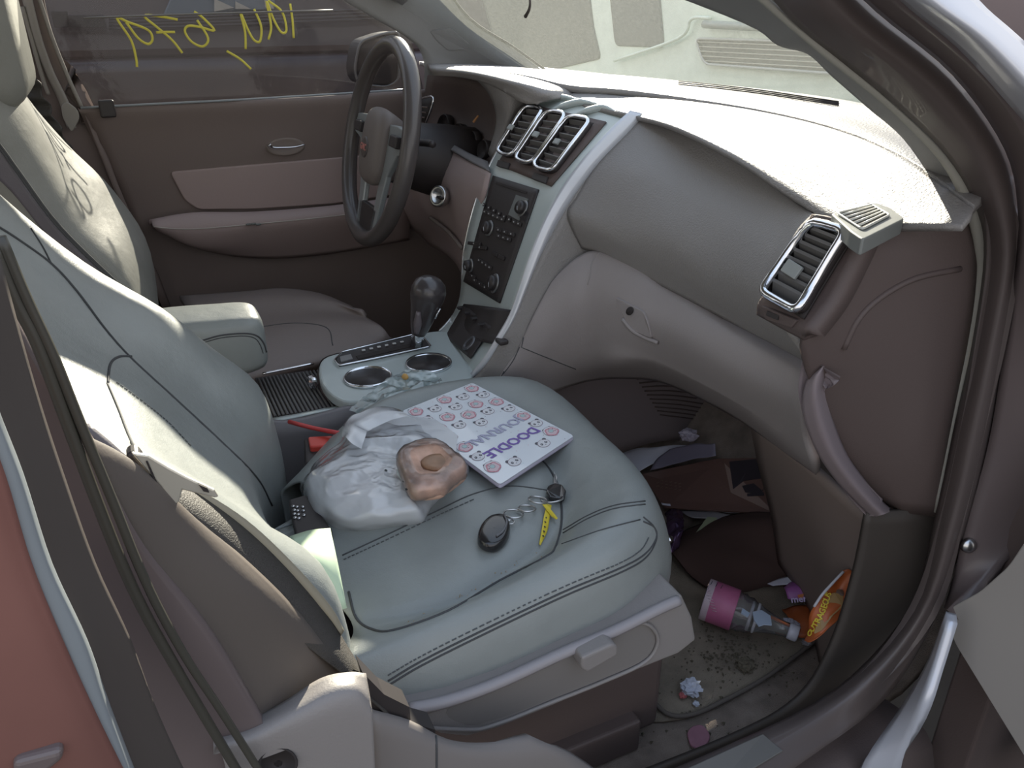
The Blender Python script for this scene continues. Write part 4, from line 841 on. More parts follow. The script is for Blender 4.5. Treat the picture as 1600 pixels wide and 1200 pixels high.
# ---- steering wheel
st = thing('steering_wheel', 'dark leather steering wheel with silver spokes', 'steering wheel', tuple(U(590, 225, 'y', .40)))
WC = U(590, 225, 'y', .40); ta = math.radians(14)
WN = V((-math.cos(ta), 0, math.sin(ta))); WU = V((math.sin(ta), 0, math.cos(ta))); WR = V((0, 1, 0))
def W(a, b, c=0): return WC+WR*a+WU*b+WN*c
rim = []; RR = .187
WHL = mat('wheel_leather', (.085, .075, .073), .32, coat=.2, bump=.1, scale=400)
tube('wheel_rim', [W(RR*math.cos(2*math.pi*i/24), RR*math.sin(2*math.pi*i/24)) for i in range(24)], .0165, WHL, st, closed=True, n=4, ns=14, upv=WN)
for s in (-1, 1):
    prism('wheel_spoke', [W(s*.055, .045, .0), W(s*.10, .048, -.0), W(s*.178, .042, 0), W(s*.18, .005, 0), W(s*.125, -.005, 0), W(s*.085, -.05, 0), W(s*.07, -.12, 0), W(s*.06, -.175, 0), W(s*.035, -.175, 0), W(s*.045, -.06, 0)], .012, mat('spoke_silver', (.34, .37, .38), .35, metal=.4), st, bev=.003)
    sp = box('spoke_switch', W(s*.12, .02, .006), (.012, .04, .022), DARKER, st, bev=.003, ax=(WN, WR, WU))
prism('lower_spoke', [W(-.06, -.12, 0), W(.06, -.12, 0), W(.05, -.18, 0), W(-.05, -.18, 0)], .012, DARKER, st, bev=.003)
hubr = []
for h, s in ((-.05, .7), (-.02, .9), (.002, 1), (.014, .93), (.021, .7), (.024, .35)):
    hubr.append([W(s*.062*math.copysign(abs(math.cos(a))**.6, math.cos(a)), s*.075*math.copysign(abs(math.sin(a))**.6, math.sin(a))-.005, h) for a in [2*math.pi*i/16 for i in range(16)]])
hubr.append([W(0, -.005, .025)]*16)
HUB = mat('hub_dark', (.17, .145, .135), .5)
patch('airbag_cover', hubr, HUB, st, n=3, nr=3, thick=0, cu=True)
lathe('badge', W(0, -.010, .0235), WN, [(.021, 0), (.020, .003), (.017, .004), (0, .003)], mat('badge_base', (.10, .085, .08), .35), st, n=28, xdir=WR)
text('badge_letters', 'GMC', W(0, -.010, .0285), -WR, WU, .018, mat('badge_red', (.62, .25, .22), .4), st, bold=.0003)
lathe('steering_column', W(0, -.01, -.04), -WN, [(.06, 0), (.065, .03), (.075, .10), (.08, .16)], DARKER, st, n=24)
tube('stalk', [W(-.05, .02, -.05), W(-.13, .03, -.055), W(-.165, .032, -.05)], .007, DARKER, st)

# ================================================================== CENTRE CONSOLE
cc = thing('centre_console', 'silver centre console with two cup holders and ribbed storage lid', 'console', (.3, 0, .1))
ZC = .395
def PC(*p): return PZ(ZC, *p)
topo = spline([V((a, b, 0)) for a, b in ((498, 572), (512, 556), (560, 545), (630, 528), (688, 516), (715, 530), (745, 552), (768, 568), (755, 582), (710, 600), (640, 615), (560, 627), (527, 622), (503, 600))], 3, True)
tp = prism('console_top', [U(p.x, p.y, 'z', ZC) for p in topo], .018, SILV, cc, bev=.005)
sk = [U(p.x, p.y, 'z', ZC-.016) for p in topo]
cen = sum(sk, V((0, 0, 0)))/len(sk)
patch('console_body', [sk, [p+(p-cen)*.05+V((0, 0, -.03)) for p in sk], [p+(p-cen)*.04+V((0, 0, -.10)) for p in sk], [p+V((0, 0, -.29)) for p in sk]], mat('plum_dark', (.10, .078, .078), .55), cc, n=1, nr=4, thick=0, cu=True)
for q, rr in (((575, 590), .036), ((670, 568), .036)):
    c = U(q[0], q[1], 'z', ZC+.002)
    ch = lathe('cup_holder', c, (0, 0, 1), [(rr*1.07, -.002), (rr*1.08, .002), (rr*1.03, .004), (rr*.98, .001), (rr*.95, -.0005)], CHROME, cc, n=40)
    cut = lathe('cut', c, (0, 0, 1), [(rr*1.0, -.05), (rr*1.0, .02)], CAV, None, n=40)
    md = tp.modifiers.new('hole', 'BOOLEAN'); md.object = cut; md.solver = 'EXACT'; bpy.context.view_layer.update()
    me_ = bpy.data.meshes.new_from_object(tp.evaluated_get(bpy.context.evaluated_depsgraph_get())); tp.modifiers.clear(); tp.data = me_; bpy.data.objects.remove(cut)
    lathe('cup_well', c, (0, 0, 1), [(rr*.99, .001), (rr*.96, -.02), (rr*.88, -.065), (rr*.8, -.07), (0, -.07)], DARKER, ch, n=40)
gt = prism('shift_gate', PZ(ZC+.004, (524, 560), (535, 551), (600, 535), (650, 522), (662, 528), (672, 540), (640, 547), (590, 558), (530, 570)), .006, DARKER, cc, bev=.0015)
tube('gate_rim', rounded(PZ(ZC+.005, (522, 562), (534, 550), (600, 534), (652, 521), (662, 527), (674, 541), (640, 548), (590, 559), (530, 571)), .006), .0014, CHROME, cc, closed=True, n=1, ns=6)
prism('gate_slot', PZ(ZC+.0055, (556, 556), (640, 537), (642, 541), (560, 561)), .003, CAV, cc)
prism('gate_window', PZ(ZC+.0055, (531, 557), (548, 553), (551, 560), (533, 565)), .003, mat('gate_grey', (.22, .22, .22), .3), cc)
for k in range(6):
    a = (568+k*12, 547-k*2.6); box('gear_mark', U(a[0], a[1], 'z', ZC+.007), (.006, .004, .002), mat('gear_lit', (.6, .6, .6), .3), cc, bev=.0005)
# shifter
gs = thing('gear_shifter', 'dark bulbous gear lever knob on the centre console', 'gear lever', tuple(U(650, 540, 'z', ZC+.01)))
B0 = U(650, 538, 'z', ZC+.008); T0 = U(668, 462, 'y', B0.y-.02)
AX = (T0-B0).normalized(); Ls = (T0-B0).length
lathe('lever_stem', B0, AX, [(.012, 0), (.0105, .02), (.012, .03)], CHROME, gs, n=20)
lathe('lever_knob', B0+AX*.022, AX, [(.012, 0), (.015, .008), (.019, .025), (.024, Ls*.55), (.029, Ls*.75), (.0295, Ls*.88), (.026, Ls*1.0), (.018, Ls*1.08), (.008, Ls*1.12), (0, Ls*1.13)], mat('knob_dark', (.055, .048, .05), .28, coat=.3), gs, n=28)
tube('knob_inlay', [B0+AX*.03+V((-.010, -.014, 0)), B0+AX*.05+V((-.013, -.016, 0)), B0+AX*.075+V((-.018, -.018, 0))], [.004, .008, .004], mat('knob_inlay', (.15, .13, .14), .35), gs, n=4)
tube('knob_crest', [B0+AX*(Ls*.8)+V((.018, -.024, 0)), B0+AX*(Ls*.62)+V((.012, -.026, 0))], .0018, CHROME, gs, n=3)
# ribbed storage lid
lid = prism('storage_lid', PZ(.365, (398, 590), (480, 578), (505, 590), (530, 632), (430, 655), (410, 640)), .012, DARKER, cc, bev=.002)
for k in range(17):
    t = k/16; a = (404+92*t, 592-13*t); b = (430+104*t, 650-16*t)
    tube('lid_slat', PZ(.3665, a, b), .0021, mat('rib', (.12, .115, .11), .5), cc, n=1, ns=6)
box('lid_latch', U(488, 597, 'z', .38), (.015, .02, .02), CHROME, cc, bev=.006)
patch('console_rail', [PZ(.372, (425, 653), (470, 645), (520, 635), (560, 628)), PZ(.372, (428, 660), (472, 651), (522, 640), (562, 632)), PZ(.35, (430, 664), (474, 655), (524, 643), (564, 635))], SILV, cc, n=3)
tube('console_rail_trim', PZ(.372, (410, 584), (450, 576), (490, 568)), .0022, CHROME, cc)
patch('console_side', [
    [U(380, 640, 'y', -.125), U(430, 660, 'y', -.13), U(480, 655, 'y', -.13), U(560, 635, 'y', -.13), U(640, 634, 'y', -.13), U(780, 602, 'y', -.145)],
    [U(380, 760, 'y', -.13), U(430, 760, 'y', -.13), U(480, 755, 'y', -.13), U(560, 740, 'y', -.13), U(640, 740, 'y', -.13), U(800, 680, 'y', -.14)],
    [U(400, 900, 'y', -.13), U(430, 900, 'y', -.13), U(500, 900, 'y', -.13), U(600, 880, 'y', -.13), U(700, 860, 'y', -.13), U(860, 800, 'y', -.13)]], mat('console_grey', (.20, .19, .20), .6), cc, n=4, thick=.01)
# footwell: tunnel side with speaker-like grille, toe board trim
tn = patch('tunnel_side', [
    [U(770, 605, 'y', -.15), U(850, 592, 'y', -.13), U(930, 572, 'y', -.12), U(1010, 568, 'y', -.11), U(1120, 590, 'y', -.10)],
    [U(820, 660, 'y', -.14), U(900, 640, 'y', -.12), U(980, 625, 'y', -.11), U(1060, 625, 'y', -.10), U(1150, 640, 'y', -.09)],
    [U(880, 740, 'y', -.14), U(950, 715, 'y', -.12), U(1030, 690, 'y', -.11), U(1100, 690, 'y', -.10), U(1190, 700, 'y', -.09)]], mat('tunnel', (.17, .14, .14), .8), cc, n=5, thick=.01)
TB = bvh(tn)
for k in range(10):
    a = (995+k*4, 592+k*6.2); b = (1052+k*9, 588+k*8.5)
    tube('grille_slot', onto(TB, [a, ((a[0]+b[0])/2, (a[1]+b[1])/2-2), b], .001), .0014, mat('slot_brown', (.07, .05, .045), .8), cc, n=3, ns=6)
# seat belt receptacle, red
br = thing('belt_buckle', 'red topped seat belt buckle between seat and console', 'buckle', tuple(U(500, 710, 'z', .33)))
prism('buckle_button', PZ(.40, (481, 682), (520, 680), (526, 695), (484, 698)), .012, mat('buckle_red', (.65, .07, .05), .35), br, bev=.003, rnd=.004)
prism('buckle_housing', PZ(.392, (474, 684), (528, 680), (532, 715), (476, 725)), .07, DARKER, br, bev=.005)
s_ = tube('drinking_straw', [U(452, 659, 'z', .398), U(490, 669, 'z', .405), U(532, 677, 'z', .41)], .0032, mat('straw_red', (.62, .07, .07), .4), n=2); tag(s_, 'red drinking straw lying beside the red seat belt buckle', 'straw')
# ================================================================== THINGS ON THE SEAT
def local(B, o, x, y, h):
    """frame on the seat: origin pixel, two directions by pixel"""
    O = hit(B, *o, h); X = hit(B, *x, h)-O; Y = hit(B, *y, h)-O; return O, X, Y
# notebook: corners A(left) B(top) C(right) D(bottom)
nb = thing('notebook', 'white notebook printed with pink donuts and pandas, title in purple', 'notebook', tuple(U(760, 680, 'z', .41)))
zA = .425
A_, B_, C_, D_ = U(628, 642, 'z', .432), U(738, 598, 'z', .432), U(897, 681, 'z', .432), U(781, 757, 'z', .432)
nlay = [(0, .0006, 'front_cover', mat('cover_white', (.80, .84, .88), .25, coat=.6)), (.0012, .004, 'page_block', mat('pages', (.55, .52, .62), .8)), (.0056, .0006, 'back_cover', mat('cover_lilac', (.42, .38, .50), .4))]
for off, th, nm, mm in nlay:
    prism(nm, [p+V((0, 0, -off)) for p in (A_, B_, C_, D_)], th, mm, nb, rnd=.006 if off != .0012 else .004)
NX = (C_-B_)/1.0; NY = (A_-B_+D_-C_)/2    # NX: long side, NY: short side
def N2(u, v): # u along long side 0..1, v 0 (B-C edge) ..1 (A-D edge)
    return B_*(1-u)*(1-v)+C_*u*(1-v)+A_*(1-u)*v+D_*u*v+V((0, 0, .0004))
PK = mat('print_pink', (.62, .27, .32), .5); PKL = mat('print_pale_pink', (.70, .55, .58), .5); PW = mat('print_white', (.72, .72, .74), .5); PG = mat('print_grey', (.10, .10, .12), .5); PT_ = mat('print_teal', (.45, .60, .60), .5)
PR = [([], []) for _ in range(6)]; PMATS = [PK, PKL, PW, PG, PT_, mat('print_line', (.22, .12, .16), .5)]
LU = NX.length; LV = NY.length
def disc(k, u, v, r, h, n=14, sx=1, sy=1, rot=0, wob=0):
    A = PR[k]; b = len(A[0])
    for i in range(n):
        a = 2*math.pi*i/n; rr = r*(1+wob*math.sin(5*a+u*30)); x = math.cos(a)*rr*sx; y = math.sin(a)*rr*sy; x, y = x*math.cos(rot)-y*math.sin(rot), x*math.sin(rot)+y*math.cos(rot)
        A[0].append(N2(u+x/LU, v+y/LV)+V((0, 0, h)))
    A[1].append(tuple(range(b, b+n)))
random.seed(11)
for i in range(7):
    for j in range(5):
        u = (i+.5+(.45 if j % 2 else 0))/7.6; v = (j+.5)/5.05
        if u > .95: continue
        if .50 < u < .86 and .22 < v < .78: continue
        r = .0115; a = random.uniform(0, 6.28)
        if (i+j) % 2 == 0:
            disc(5, u, v, r, .00003, 18); disc(2, u, v, r*.95, .00006, 18); disc(0, u+.15*r/LU, v, r*.86, .00009, 20, wob=.08); disc(1, u+.15*r/LU, v, r*.68, .00012, 18, wob=.08); disc(5, u, v, r*.34, .00015, 12); disc(4, u, v, r*.30, .00018, 12)
            for q in range(3): disc(3, u+(math.cos(a+q)*.5*r)/LU, v+(math.sin(a+q)*.5*r)/LV, .0009, .0002, 6)
            for s in (-1, 1): disc(3, u-r*.75/LU, v+s*r*.5/LV, .0022, .00002, 8)
        else:
            for s in (-1, 1): disc(3, u-r*.55/LU, v+s*r*.6/LV, .0029, .00003, 10)
            disc(5, u, v, r*.74, .00006, 16, sy=1.1); disc(2, u, v, r*.69, .00009, 16, sy=1.1)
            for s in (-1, 1): disc(3, u, v+s*r*.34/LV, .0019, .00012, 10, sx=1.3, rot=.4*s); disc(2, u-.0004/LU, v+s*r*.34/LV, .0006, .00015, 6)
            disc(3, u+r*.32/LU, v, .0008, .00015, 6)
for q in range(60):
    disc(random.choice((0, 3, 4, 4)), random.uniform(.02, .98), random.uniform(.03, .97), .0006, .00002, 6)
for k, A in enumerate(PR):
    if A[0]: o = link('cover_print', A[0], A[1], PMATS[k], nb, False); tag(o, kind='stuff')
PUR = mat('print_purple', (.20, .12, .42), .5); PURL = mat('print_lilac', (.42, .42, .56), .5)
# title reads from the C-D edge side: letters run from right end to lower left
def ntext(body, u, v, size, m, nm='title'):
    # reading direction is B->A (towards the lower left), the letters' feet towards B-C's start
    o = N2(u, v)+V((0, 0, .0004)); text(nm, body, o, NY, NX, size, m, nb, ext=.0001, bold=.0005)
disc_ = [ntext('DOODLE', .76, .50, .023, PUR), ntext('JOURNAL', .60, .50, .023, PURL), ntext('Jo', .60, .22, .001, PUR)]

# grocery bag
gbag = thing('grocery_bag', 'crumpled white plastic grocery bag with something brown inside', 'bag', tuple(U(590, 750, 'z', .41)))
outl = [(469, 762), (482, 738), (500, 712), (528, 690), (534, 668), (548, 650), (580, 645), (612, 648), (645, 655), (690, 668), (728, 695), (738, 735), (720, 762), (690, 782), (672, 805), (655, 822), (610, 827), (560, 832), (520, 825), (485, 802)]
cx, cy = 604, 742
brs = []
for f, h in ((1, -.004), (.985, .004), (.93, .014), (.82, .024), (.66, .030), (.48, .033), (.30, .034), (.14, .034), (.02, .034)):
    brs.append([U(cx+(a-cx)*f, cy+(b-cy)*f, 'z', .405+h) for a, b in outl])
def ridge(v, s, o): return 1-2*abs(noise.noise(v*s+V((o, o*.7, 1))))
def crum(v):
    k = max(0, min(1, (v.z-.404)/.02)); w_ = V((v.x, v.y, v.z*.3))
    a_ = noise.noise(w_*14); b_ = ridge(w_+V((a_, a_, 0))*.012, 19, 3); c_ = ridge(w_, 48, 7); d_ = ridge(w_, 120, 2)
    return v+V((noise.noise(v*40)*.003, noise.noise(v*43+V((5, 5, 5)))*.003, (.003+a_*.005+b_*.0048+c_*.0014+d_*.0004)*k))
BAGM = film_mat('bag_film', (.93, .96, 1.0), .76, .25, .2, gloss=2.2, scale=40)
patch('bag_film', brs, BAGM, gbag, n=8, nr=12, thick=0, cu=True, disp=crum)
prism('bag_flap', [U(a, b, 'z', .438) for a, b in ((560, 650), (610, 645), (680, 655), (715, 680), (712, 712), (670, 690), (600, 690), (552, 700))], .0005, BAGM, gbag)
hr = []
for k, (a, b) in enumerate(((535, 690), (545, 664), (570, 650), (600, 644), (622, 648))):
    hr.append((a, b))
patch('bag_handle', [[U(a, b, 'z', .445) for a, b in hr], [U(a+10, b+8, 'z', .452) for a, b in hr], [U(a+30, b+18, 'z', .446) for a, b in hr]], BAGM, gbag, n=5, thick=0, disp=crum)
bx_ = prism('snack_box', [U(514, 740, 'z', .433), U(598, 728, 'z', .433), U(606, 778, 'z', .433), U(526, 788, 'z', .433)], .018, mat('box_brown', (.34, .22, .18), .6), None, bev=.002); tag(bx_, 'brown snack pack showing through the white grocery bag', 'package')
# pastry
pa = thing('pastry', 'wrapped round pastry with sunken centre lying on the grocery bag', 'pastry', tuple(U(672, 735, 'z', .45)))
pc = U(674, 724, 'z', .462)
rr_ = []
for f, h in ((.90, -.018), (1.0, -.012), (1.02, -.003), (.93, .004), (.78, .006), (.60, .006), (.44, .003), (.30, .001), (.01, .001)):
    row = []
    for (a, b) in ((617, 715), (640, 697), (668, 692), (695, 697), (715, 712), (728, 722), (732, 735), (712, 752), (695, 765), (668, 770), (642, 772), (628, 752)):
        p = U(a, b-3, 'z', .462); q = pc+(p-pc)*f*.93; row.append(V((q.x, q.y, pc.z+h)))
    rr_.append(row)
PAS = mat('pastry_crust', (.56, .35, .26), .5, var=.28, vscale=45, bump=.5, scale=120)
patch('pastry_crust', rr_, PAS, pa, n=4, nr=4, thick=0, cu=True, disp=lambda v: v+V((0, 0, .0022*noise.noise(v*70))))
fill = mat('pastry_filling', (.30, .17, .10), .4, var=.25, vscale=60)
lathe('pastry_filling', V((pc.x+.006, pc.y-.002, pc.z+.001)), (0, 0, 1), [(.019, 0), (.016, .0022), (.010, .0022), (0, .0014)], fill, pa, n=24)
WRAP = film_mat('clear_wrap', (.85, .88, .9), .12, .4, .12, gloss=1.0)
patch('clear_wrap', [[p+V((0, 0, .002))+(p-pc)*.02 for p in r] for r in rr_[:6]], WRAP, pa, n=4, nr=5, thick=0, cu=True, disp=lambda v: v+V((0, 0, .003*noise.noise(v*90))))
prism('wrap_print', [U(622, 722, 'z', .462), U(634, 748, 'z', .455), U(648, 772, 'z', .45), U(640, 770, 'z', .445), U(620, 740, 'z', .45)], .001, mat('wrap_white', (.5, .55, .55), .4), pa)
for a, b in ((632, 752), (638, 758), (636, 764), (646, 768)):
    box('wrap_letter', U(a, b, 'z', .458), (.004, .003, .001), BLK, pa, bev=0)

# clear wrapper over the cup holders with a crumb
cw = thing('clear_wrapper', 'crumpled clear plastic wrapper draped over the near cup holder', 'wrapper', tuple(U(630, 620, 'z', .40)))
ww = []
P0 = [[(545, 640), (580, 612), (612, 588), (632, 578)], [(560, 645), (600, 618), (640, 598), (672, 582)], [(590, 648), (620, 628), (660, 606), (690, 592)], [(612, 650), (640, 636), (668, 618), (686, 600)]]
for r in P0: ww.append([U(a, b, 'z', ZC+.012) for a, b in r])
patch('wrapper_film', ww, film_mat('clear_film', (.60, .74, .74), .42, .35, .1, gloss=2.2), cw, n=8, thick=0, disp=lambda v: v+V((0, 0, .006*noise.noise(v*45)+.004*noise.noise(v*110))))
cb = lathe('crumb', U(633, 590, 'z', ZC+.018), (0, 0, 1), [(.003, -.003), (.006, 0), (.0055, .003), (.003, .006), (0, .007)], mat('crumb', (.60, .36, .12), .7), n=9, sx=.7); tag(cb, 'small golden food crumb on the clear wrapper', 'crumb')

# keys
ky = thing('key_ring', 'key ring chain with black fob, black headed car key and yellow tag', 'keys', tuple(U(800, 810, 'z', .41)))
def K(px, py, h=.004): return hit(CB, px, py, h)
fo = []
fc = K(772, 842, 0); fl_ = [K(a, b, 0) for a, b in ((786, 816), (795, 825), (797, 838), (790, 855), (776, 866), (760, 866), (748, 858), (747, 845), (754, 830), (768, 818))]
for f, h in ((.9, .001), (1.0, .004), (1.0, .009), (.92, .013), (.7, .0145), (.4, .015), (.02, .015)):
    fo.append([fc+(p-fc)*f+V((0, 0, h)) for p in fl_])
FOB = mat('fob_black', (.018, .017, .018), .22, coat=.5)
patch('remote_fob', fo, FOB, ky, n=4, nr=3, thick=0, cu=True)
tube('fob_ridge', [V((0, 0, .0152))+K(a, b, 0) for a, b in ((788, 822), (792, 834), (786, 848), (776, 856))], .0012, mat('fob_grey', (.12, .12, .13), .3), ky)
def ringo(a, b, c, d, r=.0011, nm='split_ring', h=.004):
    """circle through two opposite pixels"""
    p, q = K(a, b, h), K(c, d, h); m_ = (p+q)/2; u = (p-q)/2; v = u.cross(V((0, .25, 1)).normalized())
    tube(nm, [m_+u*math.cos(2*math.pi*i/16)+v*math.sin(2*math.pi*i/16)+V((0, 0, .001)) for i in range(16)], r, STEEL, ky, closed=True, n=2, ns=6)
ringo(788, 806, 817, 811); ringo(810, 800, 836, 800); ringo(826, 785, 853, 788); ringo(853, 790, 868, 778); ringo(779, 812, 787, 820, .0008, 'chain_link'); ringo(795, 818, 801, 824, .0008, 'chain_link'); ringo(790, 813, 797, 819, .0008, 'chain_link')
kh = [K(a, b, 0) for a, b in ((856, 768), (866, 764), (878, 766), (885, 776), (882, 787), (872, 788), (858, 785), (853, 776))]
prism('key_head', [p+V((0, 0, .009)) for p in kh], .007, FOB, ky, bev=.002, rnd=.003)
prism('key_blade', [K(a, b, .006) for a, b in ((862, 765), (863, 748), (866, 742), (870, 745), (871, 752), (870, 757), (873, 766))], .002, STEEL, ky, bev=.0004)
tube('blade_groove', [K(a, b, .0064) for a, b in ((867, 764), (867, 748))], .0007, mat('groove', (.2, .2, .2), .4), ky, n=1)
YT = mat('tag_yellow', (.70, .55, .04), .45)
patch('tag_strip', [[K(852, 793, .006), K(848, 810, .004), K(845, 830, .003), K(841, 852, .003)], [K(858, 795, .006), K(856, 812, .004), K(853, 832, .003), K(843, 854, .003)]], YT, ky, n=4, thick=.0006)
prism('tag_strip', [K(846, 797, .008), K(850, 796, .008), K(862, 808, .006), K(872, 814, .004), K(870, 816, .004), K(858, 812, .006)], .0006, YT, ky)
for t in range(5): box('tag_print', K(851-t*1.2, 812+t*7, .0038), (.0015, .003, .0003), BLK, ky, bev=0)

# pale green paper by the backrest
pg = thing('green_paper', 'pale green sheet of paper tucked beside the seat back', 'paper', tuple(U(500, 880, 'y', -.62)))
patch('paper_sheet', [[U(452, 838, 'y', -.50), U(485, 828, 'y', -.50), U(516, 825, 'y', -.51)], [U(470, 880, 'y', -.56), U(500, 870, 'y', -.56), U(527, 875, 'y', -.56)], [U(500, 960, 'y', -.60), U(525, 955, 'y', -.60), U(542, 950, 'y', -.60)]], mat('paper_green', (.58, .72, .52), .7), pg, n=5, thick=.0006)
# black remote
rc = thing('black_remote', 'black remote with small silver buttons tucked behind the grocery bag', 'remote', tuple(U(470, 800, 'z', .38)))
prism('remote_body', PZ(.42, (450, 780), (478, 772), (500, 800), (520, 828), (482, 836), (462, 838)), .018, DARKER, rc, bev=.003)
for a in ((458, 789), (464, 790), (473, 790), (460, 795), (465, 796), (474, 796), (460, 801), (466, 802), (475, 803), (461, 807), (467, 808)):
    lathe('remote_button', U(a[0], a[1]+2, 'z', .4205), (0, 0, 1), [(.0022, 0), (.002, .001), (0, .0013)], STEEL, rc, n=10)

# ================================================================== FOOTWELL LITTER
def fz(px, py, h=.0): return hit(BF, px, py, h)
fm = patch('floor_mat', [[fz(a, b, .006) for a, b in ((870, 980), (1000, 900), (1110, 800), (1200, 780))], [fz(a, b, .008) for a, b in ((900, 1060), (1030, 990), (1180, 900), (1290, 890))], [fz(a, b, .006) for a, b in ((900, 1120), (1060, 1128), (1200, 1060), (1300, 985))]], mat('floor_mat', (.26, .215, .165), .95, bump=1, scale=900, var=.25, vscale=25), None, n=6, thick=.004)
tag(fm, 'brown carpet floor mat under the passenger footwell litter', 'floor mat')
tube('mat_binding', [fz(a, b, .012) for a, b in ((1010, 1095), (1040, 1125), (1075, 1128), (1120, 1110), (1200, 1065), (1290, 995), (1310, 960))], .003, mat('bind', (.12, .10, .085), .9), fm, n=4)
FMB = bvh(fm, fl)
def fm_(px, py, h=0): return hit(FMB, px, py, h)
def sheet(name, q, h, m, label, cat, lift=None, thick=.0006, n=5, wav=.003, surf=None):
    f = surf or fm_
    rows = [[f(a, b, h) if len((a, b)) == 2 else 0 for a, b in r] for r in q]
    if lift: rows = [[p+V((0, 0, lift[i][j])) for j, p in enumerate(r)] for i, r in enumerate(rows)]
    o = patch(name, rows, m, None, n=n, thick=thick, disp=lambda v: v+V((0, 0, wav*noise.noise(v*30)))); tag(o, label, cat); return o
# box-like brown booklet standing against the toe board, with a picture
bk_ = thing('magazine', 'brown glossy magazine with a dark picture in the footwell', 'magazine', tuple(fz(1110, 770, 0)))
MG = mat('magazine_brown', (.15, .085, .07), .35)
mq = [fz(a, b, .018) for a, b in ((1005, 752), (1130, 722), (1210, 722), (1220, 808), (1035, 806))]
prism('magazine_cover', mq, .004, MG, bk_)
MBV = bvh(bpy.data.objects['magazine_cover'])
prism('magazine_picture', [hit(MBV, a, b, .0008) for a, b in ((1132, 724), (1208, 724), (1217, 805), (1150, 806), (1142, 770))], .001, mat('pic_tan', (.27, .19, .16), .4), bk_)
prism('picture_shape', [hit(MBV, a, b, .0016) for a, b in ((1140, 722), (1182, 718), (1190, 748), (1162, 752), (1146, 765))], .001, mat('pic_plum', (.035, .028, .035), .5), bk_)
for q in (((1160, 760), (1178, 756), (1190, 766), (1195, 774), (1165, 770)), ((1168, 772), (1194, 770), (1194, 775), (1168, 776))):
    prism('picture_shape', [hit(MBV, a, b, .0018) for a, b in q], .001, mat('pic_plum', (.035, .028, .035), .5), bk_)
for q in (((1190, 738), (1205, 765)), ((1205, 735), (1192, 768)), ((1196, 730), (1198, 770))): tube('picture_line', [hit(MBV, a, b, .0018) for a, b in q], .0007, BLK, bk_, n=1, ns=4)
for i in range(6):
    for j in range(3): box('cover_print', hit(MBV, 1028+i*7, 750+j*5+i*1.2, .001), (.006, .0022, .0005), mat('pr_tan', (.20, .13, .10), .5), bk_, bev=0)
sheet('white_paper', [[(965, 732), (1000, 715), (1050, 705), (1098, 704)], [(980, 745), (1020, 730), (1060, 718), (1090, 710)], [(996, 757), (1020, 744), (1060, 722), (1098, 704)]], .030, WHITE, 'white folded paper sheet behind the seat front edge, pointed', 'paper')
sheet('glassy_paper', [[(1062, 712), (1098, 704), (1118, 705), (1132, 706)], [(1040, 730), (1070, 722), (1110, 714), (1134, 712)], [(1028, 750), (1060, 738), (1100, 728), (1135, 722)]], .034, mat('paper_pale', (.22, .20, .26), .3), 'greyish translucent paper sleeve overlapping the white sheet', 'paper')
sheet('printed_leaflet', [[(1030, 803), (1080, 805), (1150, 808), (1220, 808)], [(1032, 806), (1080, 808), (1150, 811), (1219, 811)]], .024, WHITE, 'thin white leaflet edge below the brown magazine', 'leaflet')
sheet('leaflet', [[(1060, 812), (1120, 811), (1170, 811), (1212, 810)], [(1080, 822), (1120, 820), (1150, 818), (1190, 814)], [(1110, 824), (1130, 826), (1150, 826), (1165, 824)]], .020, mat('paper_grey', (.26, .24, .25), .5), 'grey white leaflet corner under the magazine', 'leaflet')
pc_ = prism('paper_scrap', [fm_(a, b, .022) for a, b in ((1082, 852), (1105, 822), (1120, 824), (1112, 840), (1098, 848))], .001, mat('scrap_green', (.30, .32, .20), .5)); tag(pc_, 'small yellow and white paper scrap beside the dark bag', 'scrap')
# dark bag
dbg = thing('dark_bag', 'dark brown empty bag lying open on the footwell floor', 'bag', tuple(fz(1160, 870, 0)))
rowsb = [[fz(a, b, h) for a, b, h in r] for r in (
    ((1040, 850, .01), (1120, 820, .02), (1230, 808, .03), (1262, 830, .02)), ((1050, 890, .03), (1130, 860, .05), (1240, 840, .05), (1290, 880, .02)), ((1080, 915, .02), (1150, 905, .04), (1250, 890, .03), (1300, 900, .01)), ((1120, 935, .005), (1180, 930, .01), (1250, 920, .01), (1300, 903, .005)))]
patch('bag_shell', rowsb, mat('bag_brown', (.075, .045, .038), .8, spec=.2), dbg, n=6, thick=.002, disp=lambda v: v+V((0, 0, .008*noise.noise(v*16)+.002*noise.noise(v*60))))
# purple shiny wrapper near the seat
pw = thing('purple_wrapper', 'crinkled purple foil wrapper against the seat front', 'wrapper', tuple(fz(1050, 860, 0)))
patch('foil', [[fm_(a, b, .03) for a, b in ((1035, 825), (1050, 818), (1062, 822))], [fm_(a, b, .045) for a, b in ((1036, 850), (1052, 848), (1064, 855))], [fm_(a, b, .03) for a, b in ((1036, 880), (1048, 884), (1058, 878))]], mat('foil_purple', (.12, .07, .14), .2, metal=.7), pw, n=8, thick=.0005, disp=lambda v: v+V((0, .004*noise.noise(v*90), .008*noise.noise(v*60))))
fcr = lathe('foil_ball', fm_(1042, 878, .045), (0, -.6, 1), [(0, -.007), (.006, -.004), (.008, 0), (.005, .005), (0, .006)], mat('foil_silver', (.8, .8, .85), .15, metal=1), None, n=7)
tag(fcr, 'silver foil crumple at the seat front edge', 'foil')
